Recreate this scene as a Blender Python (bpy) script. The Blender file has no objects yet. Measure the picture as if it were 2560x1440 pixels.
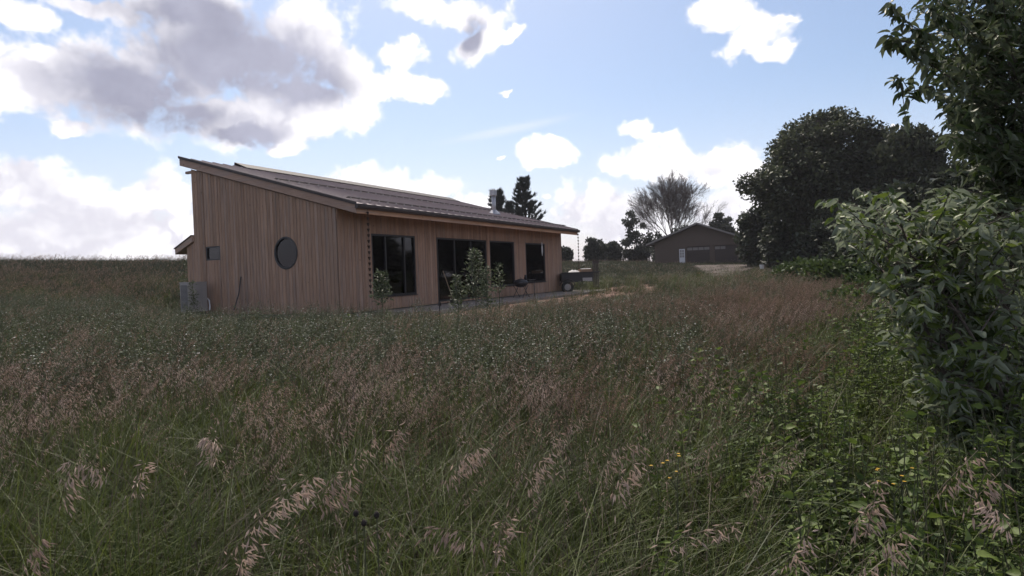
import bpy, math, random
import numpy as np
from mathutils import Vector, Matrix

random.seed(7)
rng = np.random.default_rng(11)
SC = bpy.context.scene
COL = SC.collection
R = math.radians

# ------------------------------------------------------------------ camera
F_PX = 1531.4                      # focal length in pixels of the 2560 wide photograph
CAM = np.array([-13.2001, -12.6404, 1.0241])
FW = np.array([0.88276295, 0.46906995, -0.02651325])
RT = np.array([0.46822431, -0.88301047, -0.03253463])
UP = np.array([0.0386725, -0.01630622, 0.99911888])
cam_data = bpy.data.cameras.new('camera')
cam = bpy.data.objects.new('camera', cam_data)
COL.objects.link(cam)
m = Matrix.Identity(4)
for i in range(3):
    m[i][0], m[i][1], m[i][2], m[i][3] = RT[i], UP[i], -FW[i], CAM[i]
cam.matrix_world = m
cam_data.sensor_fit = 'HORIZONTAL'
cam_data.sensor_width = 36.0
cam_data.lens = 36.0 * F_PX / 2560.0
cam_data.clip_start = 0.05
cam_data.clip_end = 6000
SC.camera = cam


def ray(px, py):
    return FW + RT * (px - 1280) / F_PX - UP * (py - 720) / F_PX


def at(px, py, d):
    """point seen at a pixel of the photograph, d metres in front of the camera"""
    return CAM + ray(px, py) * d


def pix(p):
    d = np.asarray(p, float) - CAM
    z = d @ FW
    return 1280 + F_PX * (d @ RT) / z, 720 - F_PX * (d @ UP) / z, z


# ------------------------------------------------------------------ light
SUN_AZ, SUN_EL = R(38), R(56)
SUN_STRENGTH, SKY_STRENGTH = 3.3, 0.1
sd = bpy.data.lights.new('sun', 'SUN')
sd.energy = SUN_STRENGTH
sd.angle = R(1.5)
sd.color = (1.0, 0.91, 0.78)
sun = bpy.data.objects.new('sun', sd)
COL.objects.link(sun)
sv = Vector((math.cos(SUN_AZ) * math.cos(SUN_EL), math.sin(SUN_AZ) * math.cos(SUN_EL), math.sin(SUN_EL)))
sun.rotation_euler = sv.to_track_quat('Z', 'Y').to_euler()

SC.view_settings.view_transform = 'Standard'
SC.view_settings.look = 'None'
SC.view_settings.exposure = 0.45
SC.view_settings.gamma = 1.0
SC.cycles.use_denoising = True
SC.cycles.use_adaptive_sampling = True
SC.cycles.adaptive_threshold = 0.02
SC.cycles.adaptive_min_samples = 12
SC.cycles.max_bounces = 3
SC.cycles.transparent_max_bounces = 8


class NT:
    """small helper to write node trees"""
    def __init__(self, nt):
        self.nt = nt
        nt.nodes.clear()

    def n(self, typ, **kw):
        nd = self.nt.nodes.new(typ)
        ins = kw.pop('ins', {})
        for k, v in kw.items():
            setattr(nd, k, v)
        for k, v in ins.items():
            s = nd.inputs[k]
            if hasattr(v, 'links'):
                self.nt.links.new(v, s)
            else:
                s.default_value = v
        return nd

    def math(self, op, a, b=0.0, c=None, clamp=False):
        nd = self.n('ShaderNodeMath', operation=op, use_clamp=clamp)
        for i, v in enumerate((a, b) if c is None else (a, b, c)):
            if hasattr(v, 'links'):
                self.nt.links.new(v, nd.inputs[i])
            else:
                nd.inputs[i].default_value = v
        return nd.outputs[0]

    def mix(self, fac, a, b):
        nd = self.n('ShaderNodeMix', data_type='RGBA')
        for i, v in ((0, fac), (6, a), (7, b)):
            if hasattr(v, 'links'):
                self.nt.links.new(v, nd.inputs[i])
            else:
                nd.inputs[i].default_value = v if i == 0 else (*v, 1.0)[:4]
        return nd.outputs[2]

    def step(self, v, a, b):
        nd = self.n('ShaderNodeMapRange', interpolation_type='SMOOTHSTEP')
        nd.inputs[1].default_value = a
        nd.inputs[2].default_value = b
        self.nt.links.new(v, nd.inputs[0])
        return nd.outputs[0]

    def noise(self, vec, scale, detail=4.0, rough=0.55, dist=0.0):
        nd = self.n('ShaderNodeTexNoise')
        nd.inputs['Scale'].default_value = scale
        nd.inputs['Detail'].default_value = detail
        nd.inputs['Roughness'].default_value = rough
        nd.inputs['Distortion'].default_value = dist
        if vec is not None:
            self.nt.links.new(vec, nd.inputs['Vector'])
        return nd.outputs[0]

    def link(self, a, b):
        self.nt.links.new(a, b)


def build_world():
    w = bpy.data.worlds.new('World')
    SC.world = w
    w.use_nodes = True
    w.cycles.sampling_method = 'MANUAL'
    w.cycles.sample_map_resolution = 256
    t = NT(w.node_tree)
    sky = t.n('ShaderNodeTexSky', sky_type='NISHITA', sun_disc=False, sun_elevation=SUN_EL,
              sun_rotation=math.pi / 2 - SUN_AZ, altitude=200.0, air_density=1.0, dust_density=1.8, ozone_density=2.0)
    co = t.n('ShaderNodeTexCoord').outputs['Generated']
    sep = t.n('ShaderNodeSeparateXYZ', ins={0: co})
    az = t.math('ARCTAN2', sep.outputs[1], sep.outputs[0])
    el = t.math('ARCSINE', sep.outputs[2])
    uv = t.n('ShaderNodeCombineXYZ', ins={0: az, 1: el}).outputs[0]
    # billowing outlines: warp the sky coordinates with noise
    warp = t.n('ShaderNodeTexNoise', ins={'Scale': 6.0, 'Detail': 5.0, 'Roughness': 0.6})
    t.link(co, warp.inputs['Vector'])
    wv = t.n('ShaderNodeVectorMath', operation='SUBTRACT', ins={0: warp.outputs['Color'], 1: (0.5, 0.5, 0.5)}).outputs[0]
    wv = t.n('ShaderNodeVectorMath', operation='SCALE', ins={0: wv, 3: 0.11}).outputs[0]
    uvw = t.n('ShaderNodeVectorMath', operation='ADD', ins={0: uv, 1: wv}).outputs[0]

    def azel(px, py):
        d = ray(px, py)
        d = d / np.linalg.norm(d)
        return math.atan2(d[1], d[0]), math.asin(d[2])

    def field(blobs, vec):
        acc = None
        for px, py, rx, ry, rot in blobs:
            u0, v0 = azel(px, py)
            u1, v1 = azel(px + rx, py)
            u2, v2 = azel(px, py - ry)
            mp = t.n('ShaderNodeMapping', vector_type='TEXTURE')
            t.link(vec, mp.inputs['Vector'])
            mp.inputs['Location'].default_value = (u0, v0, 0)
            mp.inputs['Rotation'].default_value = (0, 0, R(rot))
            mp.inputs['Scale'].default_value = (math.hypot(u1 - u0, v1 - v0), math.hypot(u2 - u0, v2 - v0), 1)
            ln = t.n('ShaderNodeVectorMath', operation='LENGTH', ins={0: mp.outputs[0]}).outputs['Value']
            f = t.math('SUBTRACT', 1.0, ln)
            acc = f if acc is None else t.math('SMOOTH_MAX', acc, f, 0.25)
        return acc

    bright = [  # x, y, half width, half height, tilt in the photograph
        (560, 130, 280, 130, 0), (280, 210, 220, 120, 0), (90, 190, 150, 110, 0), (60, 40, 130, 60, 0), (240, 20, 140, 34, 0),
        (480, 20, 200, 70, 0), (770, 70, 120, 110, 0), (760, 250, 170, 60, 0), (850, 170, 110, 100, 0), (980, 205, 170, 55, 0), (1000, 133, 70, 32, 0),
        (1090, 215, 62, 48, 0), (690, 315, 260, 66, -4), (540, 290, 110, 40, 0), (730, 380, 66, 30, 0), (830, 300, 130, 52, 0), (170, 310, 60, 30, 0),
        (1130, 20, 150, 50, 0), (1185, 90, 66, 52, -30), (1260, 78, 50, 22, 0),
        (1820, 48, 84, 42, 0), (1885, 92, 92, 50, -20), (1930, 122, 66, 34, 0), (1945, 52, 34, 13, 0),
        (1370, 386, 84, 36, 0), (1600, 312, 50, 30, 0), (1650, 335, 50, 20, 0), (1660, 395, 160, 58, 0), (1800, 390, 120, 56, -10), (1570, 410, 90, 32, 0), (1880, 430, 70, 60, 0),
        (60, 470, 130, 82, 0), (180, 540, 190, 90, 0), (330, 540, 170, 84, 0), (430, 470, 80, 62, 0), (470, 560, 90, 80, 0), (60, 590, 200, 60, 0), (280, 620, 260, 50, 0),
        (900, 455, 130, 50, -8), (1040, 490, 150, 46, -8), (1190, 530, 100, 40, 0), (1480, 530, 120, 70, 0), (1560, 570, 160, 60, 0), (1830, 520, 120, 80, 0),
        (1260, 238, 12, 6, 0), (1250, 400, 16, 6, 0), (2240, 330, 18, 8, 0), (1375, 490, 18, 9, 0)]
    dark = [(590, 150, 270, 140, 4), (350, 220, 200, 100, 0), (470, 40, 230, 75, 0), (740, 200, 140, 80, 0), (420, 290, 200, 60, 0),
            (1178, 72, 34, 50, 0), (600, 345, 120, 26, 0)]
    soft = [(200, 560, 380, 140, 0), (100, 470, 150, 70, 0), (150, 240, 170, 90, 0), (620, 330, 160, 50, 0), (1560, 560, 260, 90, 0), (1800, 500, 160, 90, 0)]

    n1 = t.math('SUBTRACT', t.noise(co, 11.0, 6.0, 0.62), 0.5)
    n2 = t.math('SUBTRACT', t.noise(co, 5.0, 3.0, 0.55), 0.5)
    n3 = t.math('SUBTRACT', t.noise(co, 36.0, 4.0, 0.6), 0.5)
    # rounded cauliflower lobes with creases between them
    cw = t.n('ShaderNodeVectorMath', operation='ADD', ins={0: co, 1: wv}).outputs[0]
    b1 = t.math('ABSOLUTE', t.math('SUBTRACT', t.noise(cw, 12.0, 0.0), 0.5))
    b2 = t.math('ABSOLUTE', t.math('SUBTRACT', t.noise(cw, 31.0, 1.0), 0.5))
    puff = t.math('SUBTRACT', t.math('ADD', t.math('MULTIPLY', b1, 2.4), t.math('MULTIPLY', b2, 1.2)), 0.36)
    fw_ = field(bright, uvw)
    fd = field(dark, uvw)
    fs = field(soft, uvw)
    # beyond the frame: the same broken cumulus, from noise alone
    side = t.step(t.math('ABSOLUTE', t.math('SUBTRACT', az, R(28.0))), R(42), R(47))
    over = t.step(el, R(26), R(30))
    out = t.math('MAXIMUM', side, over)
    gen = t.math('MULTIPLY', t.math('SUBTRACT', t.noise(co, 2.6, 5.0, 0.55), 0.49), 5.0)

    def cloud(f, fdark, fsoft, fine, lobes):
        d = t.math('ADD', t.math('ADD', f, t.math('MULTIPLY', fine, 1.0)), t.math('MULTIPLY', lobes, 0.55))
        dens = t.step(d, -0.06, 0.40)
        dk = t.step(t.math('ADD', t.math('ADD', fdark, t.math('ADD', t.math('MULTIPLY', n2, 0.7), t.math('MULTIPLY', fine, 0.35))), t.math('MULTIPLY', lobes, -0.22)), -0.34, 0.60)
        sf = t.step(t.math('ADD', t.math('ADD', fsoft, t.math('MULTIPLY', fine, -0.8)), t.math('MULTIPLY', lobes, -1.2)), -0.15, 0.75)
        crease = t.math('MULTIPLY', t.step(t.math('SUBTRACT', t.math('MULTIPLY', fine, -1.0), t.math('MULTIPLY', lobes, 1.1)), -0.10, 0.32), t.math('MULTIPLY_ADD', t.step(fsoft, -0.3, 0.4), 0.55, 0.25))
        return dens, dk, sf, crease
    # thin parts of a cloud are brightest when the sun stands behind it
    white, lilac, grey = (9.2, 9.0, 9.3), (7.2, 7.1, 7.6), t.mix(t.step(t.math('ADD', n1, n2), -0.30, 0.35), (2.75, 2.8, 3.6), (3.9, 3.95, 4.9))

    def paint(base, dens, dk, sf, crease):
        c = t.mix(sf, white, lilac)
        c = t.mix(crease, c, (5.9, 5.8, 6.5))
        c = t.mix(dk, c, grey)
        return t.mix(dens, base, c)
    # faint streak of high cloud
    u0, v0 = azel(1270, 325)
    mp = t.n('ShaderNodeMapping', vector_type='TEXTURE')
    t.link(uv, mp.inputs['Vector'])
    mp.inputs['Location'].default_value = (u0, v0, 0)
    mp.inputs['Rotation'].default_value = (0, 0, R(-9))
    mp.inputs['Scale'].default_value = (0.15, 0.011, 1)
    ln = t.n('ShaderNodeVectorMath', operation='LENGTH', ins={0: mp.outputs[0]}).outputs['Value']
    streak = t.math('MULTIPLY', t.step(t.math('SUBTRACT', 1.0, ln), 0.0, 1.0), 0.35)
    base0 = t.mix(t.math('MULTIPLY', t.math('SUBTRACT', 1.0, t.step(el, R(-2), R(17))), 0.55), sky.outputs[0], (7.4, 6.9, 8.1))
    base = t.mix(streak, base0, (7.6, 7.6, 8.3))
    inside = paint(base, *cloud(fw_, fd, fs, t.math('ADD', t.math('MULTIPLY', n1, 0.75), t.math('MULTIPLY', n3, 0.9)), puff))
    n1b = t.math('SUBTRACT', t.noise(co, 9.0, 3.0, 0.6), 0.5)
    outside = paint(base0, *cloud(gen, t.math('SUBTRACT', gen, 0.35), gen, n1b, t.math('MULTIPLY', n1b, 0.3)))
    bg1 = t.n('ShaderNodeBackground', ins={'Color': inside, 'Strength': SKY_STRENGTH})
    bg2 = t.n('ShaderNodeBackground', ins={'Color': outside, 'Strength': SKY_STRENGTH})
    bg = t.n('ShaderNodeMixShader', ins={0: out, 1: bg1.outputs[0], 2: bg2.outputs[0]})
    o = t.n('ShaderNodeOutputWorld')
    t.link(bg.outputs[0], o.inputs[0])
    return w


build_world()


# ------------------------------------------------------------------ objects helpers
def tag(o, label=None, cat=None, group=None, kind=None):
    if label:
        o['label'] = label
    if cat:
        o['category'] = cat
    if group:
        o['group'] = group
    if kind:
        o['kind'] = kind
    return o


def empty(name, loc=(0, 0, 0), rz=0.0):
    o = bpy.data.objects.new(name, None)
    o.empty_display_size = 0.2
    o.location = tuple(float(v) for v in loc)
    o.rotation_euler = (0, 0, rz)
    COL.objects.link(o)
    return o


def link(name, me, parent=None, loc=None):
    o = bpy.data.objects.new(name, me)
    COL.objects.link(o)
    if parent is not None:
        o.parent = parent
    if loc is not None:
        o.location = tuple(float(v) for v in loc)
    return o


class MB:
    """collects boxes, tubes and faces into one mesh"""
    def __init__(self):
        self.v, self.f = [], []

    def add(self, vs, fs):
        k = len(self.v)
        self.v += [tuple(float(c) for c in p) for p in vs]
        self.f += [tuple(i + k for i in f) for f in fs]
        return self

    def box(self, lo, hi, mat=None):
        (a, b, c), (d, e, f) = lo, hi
        vs = [(a, b, c), (d, b, c), (d, e, c), (a, e, c), (a, b, f), (d, b, f), (d, e, f), (a, e, f)]
        if mat is not None:
            vs = [tuple(mat @ Vector(p)) for p in vs]
        return self.add(vs, [(0, 3, 2, 1), (4, 5, 6, 7), (0, 1, 5, 4), (1, 2, 6, 5), (2, 3, 7, 6), (3, 0, 4, 7)])

    def tube(self, pts, rad, sides=6, cap=True):
        pts = [np.asarray(p, float) for p in pts]
        if not hasattr(rad, '__len__'):
            rad = [rad] * len(pts)
        rings = []
        for i, p in enumerate(pts):
            d = pts[min(i + 1, len(pts) - 1)] - pts[max(i - 1, 0)]
            d = d / (np.linalg.norm(d) + 1e-9)
            a = np.cross(d, (0, 0, 1) if abs(d[2]) < 0.9 else (1, 0, 0))
            a /= np.linalg.norm(a)
            b = np.cross(d, a)
            rings.append([p + rad[i] * (a * math.cos(2 * math.pi * k / sides) + b * math.sin(2 * math.pi * k / sides)) for k in range(sides)])
        fs = []
        for i in range(len(pts) - 1):
            for k in range(sides):
                k2 = (k + 1) % sides
                fs.append((i * sides + k, i * sides + k2, (i + 1) * sides + k2, (i + 1) * sides + k))
        if cap:
            fs.append(tuple(range(sides - 1, -1, -1)))
            fs.append(tuple((len(pts) - 1) * sides + k for k in range(sides)))
        return self.add([p for r in rings for p in r], fs)

    def lathe(self, prof, sides=16, c=(0, 0, 0)):
        vs = [(c[0] + r * math.cos(2 * math.pi * k / sides), c[1] + r * math.sin(2 * math.pi * k / sides), c[2] + z) for r, z in prof for k in range(sides)]
        fs = []
        for i in range(len(prof) - 1):
            for k in range(sides):
                k2 = (k + 1) % sides
                fs.append((i * sides + k, i * sides + k2, (i + 1) * sides + k2, (i + 1) * sides + k))
        fs.append(tuple(range(sides - 1, -1, -1)))
        fs.append(tuple((len(prof) - 1) * sides + k for k in range(sides)))
        return self.add(vs, fs)

    def mesh(self, name, mat, smooth=False):
        me = bpy.data.meshes.new(name)
        me.from_pydata(self.v, [], self.f)
        me.materials.append(mat)
        if smooth:
            me.shade_smooth()
        return me

    def build(self, name, mat, parent=None, smooth=False, loc=None):
        return link(name, self.mesh(name, mat, smooth), parent, loc)


def np_mesh(name, verts, tris, mat):
    """fast mesh from numpy arrays of vertices and triangles"""
    me = bpy.data.meshes.new(name)
    verts = np.ascontiguousarray(verts, np.float32)
    tris = np.ascontiguousarray(tris, np.int32)
    me.vertices.add(len(verts))
    me.vertices.foreach_set('co', verts.ravel())
    me.loops.add(tris.size)
    me.loops.foreach_set('vertex_index', tris.ravel())
    me.polygons.add(len(tris))
    me.polygons.foreach_set('loop_start', np.arange(0, tris.size, 3, dtype=np.int32))
    me.update(calc_edges=True)
    me.materials.append(mat)
    return me


# ------------------------------------------------------------------ materials
def material(name):
    mt = bpy.data.materials.new(name)
    mt.use_nodes = True
    return mt, NT(mt.node_tree)


def finish(t, col, rough=0.7, metal=0.0, bump=None, strength=0.3, spec=0.5, dist=0.01):
    p = t.n('ShaderNodeBsdfPrincipled')
    for k, v in (('Base Color', col), ('Roughness', rough), ('Metallic', metal), ('Specular IOR Level', spec)):
        if hasattr(v, 'links'):
            t.link(v, p.inputs[k])
        else:
            p.inputs[k].default_value = (*v, 1.0) if k == 'Base Color' else v
    if bump is not None:
        b = t.n('ShaderNodeBump', ins={'Height': bump, 'Strength': strength, 'Distance': dist})
        t.link(b.outputs[0], p.inputs['Normal'])
    o = t.n('ShaderNodeOutputMaterial')
    t.link(p.outputs[0], o.inputs[0])


def mat_plain(name, col, rough=0.7, metal=0.0, var=0.12, scale=6.0, spec=0.5):
    mt, t = material(name)
    co = t.n('ShaderNodeTexCoord').outputs['Object']
    n = t.noise(co, scale, 5.0, 0.6)
    c = t.mix(n, tuple(v * (1 - var) for v in col), tuple(min(1, v * (1 + var)) for v in col))
    finish(t, c, rough, metal, n, 0.15, spec, 0.005)
    return mt


def mat_wood(name, ca, cb, stretch=(14, 14, 0.5), rough=0.75, knots=True):
    mt, t = material(name)
    co = t.n('ShaderNodeTexCoord').outputs['Object']
    rnd = t.n('ShaderNodeObjectInfo').outputs['Random']
    off = t.n('ShaderNodeVectorMath', operation='ADD', ins={0: co, 1: t.n('ShaderNodeCombineXYZ', ins={2: t.math('MULTIPLY', rnd, 37.0), 0: t.math('MULTIPLY', rnd, 11.0)}).outputs[0]}).outputs[0]
    mp = t.n('ShaderNodeMapping')
    t.link(off, mp.inputs[0])
    mp.inputs['Scale'].default_value = stretch
    g = t.noise(mp.outputs[0], 3.2, 7.0, 0.65, 0.6)
    big = t.noise(off, 0.9, 3.0, 0.5)
    c = t.mix(t.step(g, 0.12, 0.80), ca, cb)
    # boards differ in tone, and weathering greys them in streaks
    v = t.math('MULTIPLY_ADD', rnd, 0.30, 0.87)
    v = t.math('MULTIPLY', v, t.math('MULTIPLY_ADD', big, 0.5, 0.75))
    c = t.n('ShaderNodeVectorMath', operation='SCALE', ins={0: c, 3: v}).outputs[0]
    lum = t.n('ShaderNodeRGBToBW', ins={0: c}).outputs[0]
    grey = t.n('ShaderNodeCombineXYZ', ins={0: t.math('MULTIPLY', lum, 1.05), 1: lum, 2: lum}).outputs[0]
    c = t.mix(t.math('MULTIPLY', t.step(t.noise(mp.outputs[0], 0.7, 3.0, 0.5), 0.42, 0.75), 0.40), c, grey)
    if knots:
        k = t.n('ShaderNodeTexVoronoi', ins={'Scale': 2.6})
        t.link(off, k.inputs['Vector'])
        c = t.mix(t.math('MULTIPLY', t.math('SUBTRACT', 1.0, t.step(k.outputs['Distance'], 0.03, 0.085)), 0.7), c, tuple(x * 0.3 for x in ca))
    finish(t, c, rough, 0.0, g, 0.35, 0.25, 0.003)
    return mt


def mat_leaf(name, ca, cb, back=None, trans=0.3, nscale=0.8, inst=False, rough=0.55):
    """leaf: tone varies by leaf and by patch, light shines through"""
    mt, t = material(name)
    geo = t.n('ShaderNodeNewGeometry')
    rnd = geo.outputs['Random Per Island']
    n = t.noise(geo.outputs['Position'], nscale, 1.0, 0.5)
    k = t.math('ADD', t.math('MULTIPLY', rnd, 0.55), t.math('MULTIPLY', n, 0.6))
    if inst:
        k = t.math('ADD', t.math('MULTIPLY', k, 0.6), t.math('MULTIPLY', t.n('ShaderNodeObjectInfo').outputs['Random'], 0.42))
    c = t.mix(t.step(k, 0.15, 0.95), ca, cb)
    if back is not None:
        c = t.mix(geo.outputs['Backfacing'], c, back)
    p = t.n('ShaderNodeBsdfPrincipled', ins={'Base Color': c, 'Roughness': rough, 'Specular IOR Level': 0.3})
    tr = t.n('ShaderNodeBsdfTranslucent', ins={'Color': c})
    mx = t.n('ShaderNodeMixShader', ins={0: trans, 1: p.outputs[0], 2: tr.outputs[0]})
    o = t.n('ShaderNodeOutputMaterial')
    t.link(mx.outputs[0], o.inputs[0])
    return mt


def mat_glass(name, tint=(0.30, 0.33, 0.36)):
    mt, t = material(name)
    fr = t.n('ShaderNodeFresnel', ins={'IOR': 1.5})
    tr = t.n('ShaderNodeBsdfTransparent', ins={'Color': (*tint, 1)})
    gl = t.n('ShaderNodeBsdfGlossy', ins={'Color': (0.8, 0.8, 0.85, 1), 'Roughness': 0.03})
    mx = t.n('ShaderNodeMixShader', ins={0: fr.outputs[0], 1: tr.outputs[0], 2: gl.outputs[0]})
    o = t.n('ShaderNodeOutputMaterial')
    t.link(mx.outputs[0], o.inputs[0])
    return mt


M = {}
M['siding'] = mat_wood('siding_wood', (0.200, 0.121, 0.081), (0.385, 0.250, 0.176))
M['fascia'] = mat_wood('fascia_wood', (0.32, 0.185, 0.115), (0.52, 0.32, 0.21), (0.5, 14, 14))
M['rake'] = mat_wood('rake_wood', (0.26, 0.17, 0.125), (0.44, 0.30, 0.235), (14, 0.5, 14))
M['sheath'] = mat_plain('wall_core', (0.06, 0.05, 0.045), 0.9)
M['roof'] = mat_plain('roof_metal', (0.295, 0.245, 0.245), 0.62, 0.0, 0.10, 0.9, 0.25)
M['trim'] = mat_plain('dark_trim_metal', (0.060, 0.050, 0.048), 0.6, 0.0, 0.12, 6.0, 0.2)
M['frame'] = mat_plain('black_window_frame', (0.018, 0.018, 0.02), 0.45)
M['glass'] = mat_glass('dark_glass')
M['steel'] = mat_plain('stainless_steel', (0.36, 0.36, 0.38), 0.45, 0.8, 0.1)
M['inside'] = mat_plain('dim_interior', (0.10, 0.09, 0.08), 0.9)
M['concrete'] = mat_plain('concrete', (0.19, 0.165, 0.15), 0.9, 0.0, 0.25, 3.0)
M['block'] = mat_plain('foundation_block', (0.22, 0.22, 0.21), 0.9, 0.0, 0.2, 8.0)
M['unit'] = mat_plain('painted_sheet_metal', (0.30, 0.28, 0.27), 0.5, 0.0, 0.08)
M['unit_dark'] = mat_plain('dark_grille', (0.07, 0.07, 0.075), 0.6)
M['black'] = mat_plain('black_steel', (0.022, 0.022, 0.025), 0.55)
M['rubber'] = mat_plain('rubber', (0.02, 0.02, 0.02), 0.85)
M['white'] = mat_plain('white_paint', (0.66, 0.66, 0.68), 0.6, 0.0, 0.06)
M['tarp'] = mat_plain('white_sacking', (0.46, 0.45, 0.46), 0.7, 0.0, 0.1)
M['card'] = mat_plain('cardboard', (0.30, 0.19, 0.12), 0.85, 0.0, 0.15)
M['garage'] = mat_plain('grey_brown_siding', (0.105, 0.078, 0.060), 0.8, 0.0, 0.1, 2.0)
M['garage_door'] = mat_plain('dark_garage_door', (0.050, 0.036, 0.030), 0.6)
M['shingle'] = mat_plain('grey_shingle', (0.12, 0.11, 0.105), 0.9, 0.0, 0.2)
M['garage_trim'] = mat_plain('pale_rake_trim', (0.22, 0.20, 0.185), 0.7)
M['bark'] = mat_plain('bark', (0.075, 0.06, 0.05), 0.95, 0.0, 0.35, 12.0)
M['deadwood'] = mat_plain('dead_wood', (0.11, 0.09, 0.08), 0.95, 0.0, 0.3, 4.0)
M['stone'] = mat_plain('pale_fieldstone', (0.36, 0.35, 0.34), 0.9, 0.0, 0.3, 5.0)
M['brick'] = mat_plain('red_brick', (0.30, 0.13, 0.09), 0.9, 0.0, 0.25, 9.0)
M['copper'] = mat_plain('aged_copper', (0.055, 0.04, 0.035), 0.5, 0.5)
M['handle'] = mat_plain('worn_wood_handle', (0.30, 0.22, 0.14), 0.7)

M['maple'] = mat_leaf('maple_leaves', (0.026, 0.033, 0.021), (0.078, 0.092, 0.046), None, 0.28, 0.5)
M['willow'] = mat_leaf('feathery_leaves', (0.024, 0.032, 0.018), (0.070, 0.082, 0.044), None, 0.25, 0.6)
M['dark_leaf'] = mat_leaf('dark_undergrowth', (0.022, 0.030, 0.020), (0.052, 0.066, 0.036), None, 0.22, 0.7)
M['far_leaf'] = mat_leaf('distant_leaves', (0.028, 0.034, 0.026), (0.068, 0.076, 0.052), None, 0.22, 0.4)
M['pine'] = mat_leaf('pine_needles', (0.026, 0.036, 0.030), (0.060, 0.075, 0.060), None, 0.1, 0.8)
M['near_leaf'] = mat_leaf('shrub_leaves', (0.028, 0.050, 0.012), (0.145, 0.195, 0.036), (0.20, 0.23, 0.16), 0.40, 1.6, False, 0.42)
M['elm_leaf'] = mat_leaf('elm_leaves', (0.022, 0.038, 0.012), (0.070, 0.100, 0.026), (0.10, 0.12, 0.07), 0.34, 1.2, False, 0.45)
M['shrub_leaf'] = mat_leaf('bright_shrub_leaves', (0.026, 0.044, 0.014), (0.078, 0.110, 0.034), None, 0.34, 1.2)
M['weed_leaf'] = mat_leaf('weed_leaves', (0.050, 0.065, 0.036), (0.125, 0.150, 0.085), None, 0.28, 1.5)
M['stem'] = mat_plain('green_stem', (0.07, 0.075, 0.035), 0.8)
M['blade'] = mat_leaf('grass_blades', (0.032, 0.046, 0.012), (0.120, 0.146, 0.036), None, 0.36, 0.7, True)
M['dryblade'] = mat_leaf('dry_grass', (0.075, 0.060, 0.040), (0.17, 0.135, 0.095), None, 0.28, 0.7, True)
M['seed'] = mat_leaf('grass_seed_heads', (0.33, 0.24, 0.195), (0.62, 0.48, 0.40), None, 0.30, 0.8, True)
M['seed_far'] = mat_leaf('mauve_seed_haze', (0.21, 0.135, 0.100), (0.48, 0.325, 0.245), None, 0.25, 0.35, True)
M['petal'] = mat_leaf('white_petals', (0.45, 0.45, 0.42), (0.75, 0.75, 0.72), None, 0.3, 1.0)
M['yellow'] = mat_leaf('yellow_petals', (0.45, 0.26, 0.02), (0.62, 0.40, 0.04), None, 0.3, 1.0)
M['broad'] = mat_leaf('broad_leaves', (0.036, 0.062, 0.014), (0.135, 0.185, 0.036), None, 0.36, 0.9, True)
M['hillgrass'] = mat_leaf('hill_grass', (0.021, 0.029, 0.012), (0.052, 0.062, 0.025), None, 0.25, 0.15, True)
M['darkhead'] = mat_plain('dark_seed_cone', (0.02, 0.014, 0.012), 0.9)


# ------------------------------------------------------------------ terrain
CTRL = np.array([
    (-13.2, -12.6, -.66), (-10.3, -11.0, -.62), (-17, -15, -.72), (-9, -15, -.62), (-12, -7, -.58), (-20, -5, -.6), (-5, -17, -.5),
    (0, 0, -.14), (0, 6.5, -.16), (-3, 3, -.22), (-3, 8, -.15), (16.5, 0, -.14), (8, -3, -.14), (14, -4, -.12), (1, -3, -.20), (-6, -5, -.40), (-4, -9, -.40), (2, -7, -.26),
    (18, -7.6, -.02), (24.4, -8.9, .25), (32, -9, .42), (13, -12, -.1), (10, -14, -.2), (48.5, -.8, 1.30), (46.4, 3.2, 1.36), (50.5, -4.6, 1.22), (44, 10, 1.72), (47, 6.4, 1.58), (55, -1, 1.32),
    (28, 2, .62), (22, 8, .45), (34, 12, 1.2), (8, 10, .05), (17, 10, .25), (38, 0, .85), (40, -8, .72),
    (9, 41.6, 2.75), (12, 36, 2.5), (15, 30, 2.28), (2, 48, 3.0), (-8, 50, 3.0), (-6, 30, 1.5), (-3, 18, .4), (5, 22, .85), (8, 30, 1.75), (22, 24, 1.7),
    (15, 62, 2.0), (35, 45, 1.7), (60, 25, 1.2), (80, 0, .6), (70, -25, .4), (40, -25, .2), (15, -30, -.6), (-25, 20, .2), (-40, -10, -.8), (-20, -40, -1.2)], float)


def _rbf():
    n = len(CTRL)
    D = np.hypot(CTRL[:, None, 0] - CTRL[None, :, 0], CTRL[:, None, 1] - CTRL[None, :, 1])
    A = np.zeros((n + 1, n + 1))
    A[:n, :n] = -np.sqrt(D * D + 4.0)
    A[:n, n] = A[n, :n] = 1
    return np.linalg.solve(A, np.append(CTRL[:, 2], 0))


RBF = _rbf()


def height(x, y):
    x = np.asarray(x, float)
    y = np.asarray(y, float)
    z = np.full(np.broadcast(x, y).shape, RBF[-1])
    for (cx, cy, _), w in zip(CTRL, RBF[:-1]):
        z = z - w * np.sqrt((x - cx) ** 2 + (y - cy) ** 2 + 4.0)
    r = np.hypot(x - 15, y - 10)
    k = np.clip((r - 70) / 80, 0, 1)
    k = k * k * (3 - 2 * k)
    return z * (1 - k) + (-2.5) * k


def ground_z(x, y):
    return float(height(x, y))


def on_ground(px, py, dmax=120.0):
    """where the line of sight through a pixel meets the ground"""
    r = ray(px, py)
    prev = 0.5
    for d in np.geomspace(0.8, dmax, 400):
        p = CAM + r * d
        if p[2] < ground_z(p[0], p[1]):
            return CAM + r * (prev + d) / 2
        prev = d
    return CAM + r * dmax


def put(px, d):
    """ground point straight below the pixel column px at depth d"""
    p = CAM + ray(px, 700) * d
    return np.array([p[0], p[1], ground_z(p[0], p[1])])


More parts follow.
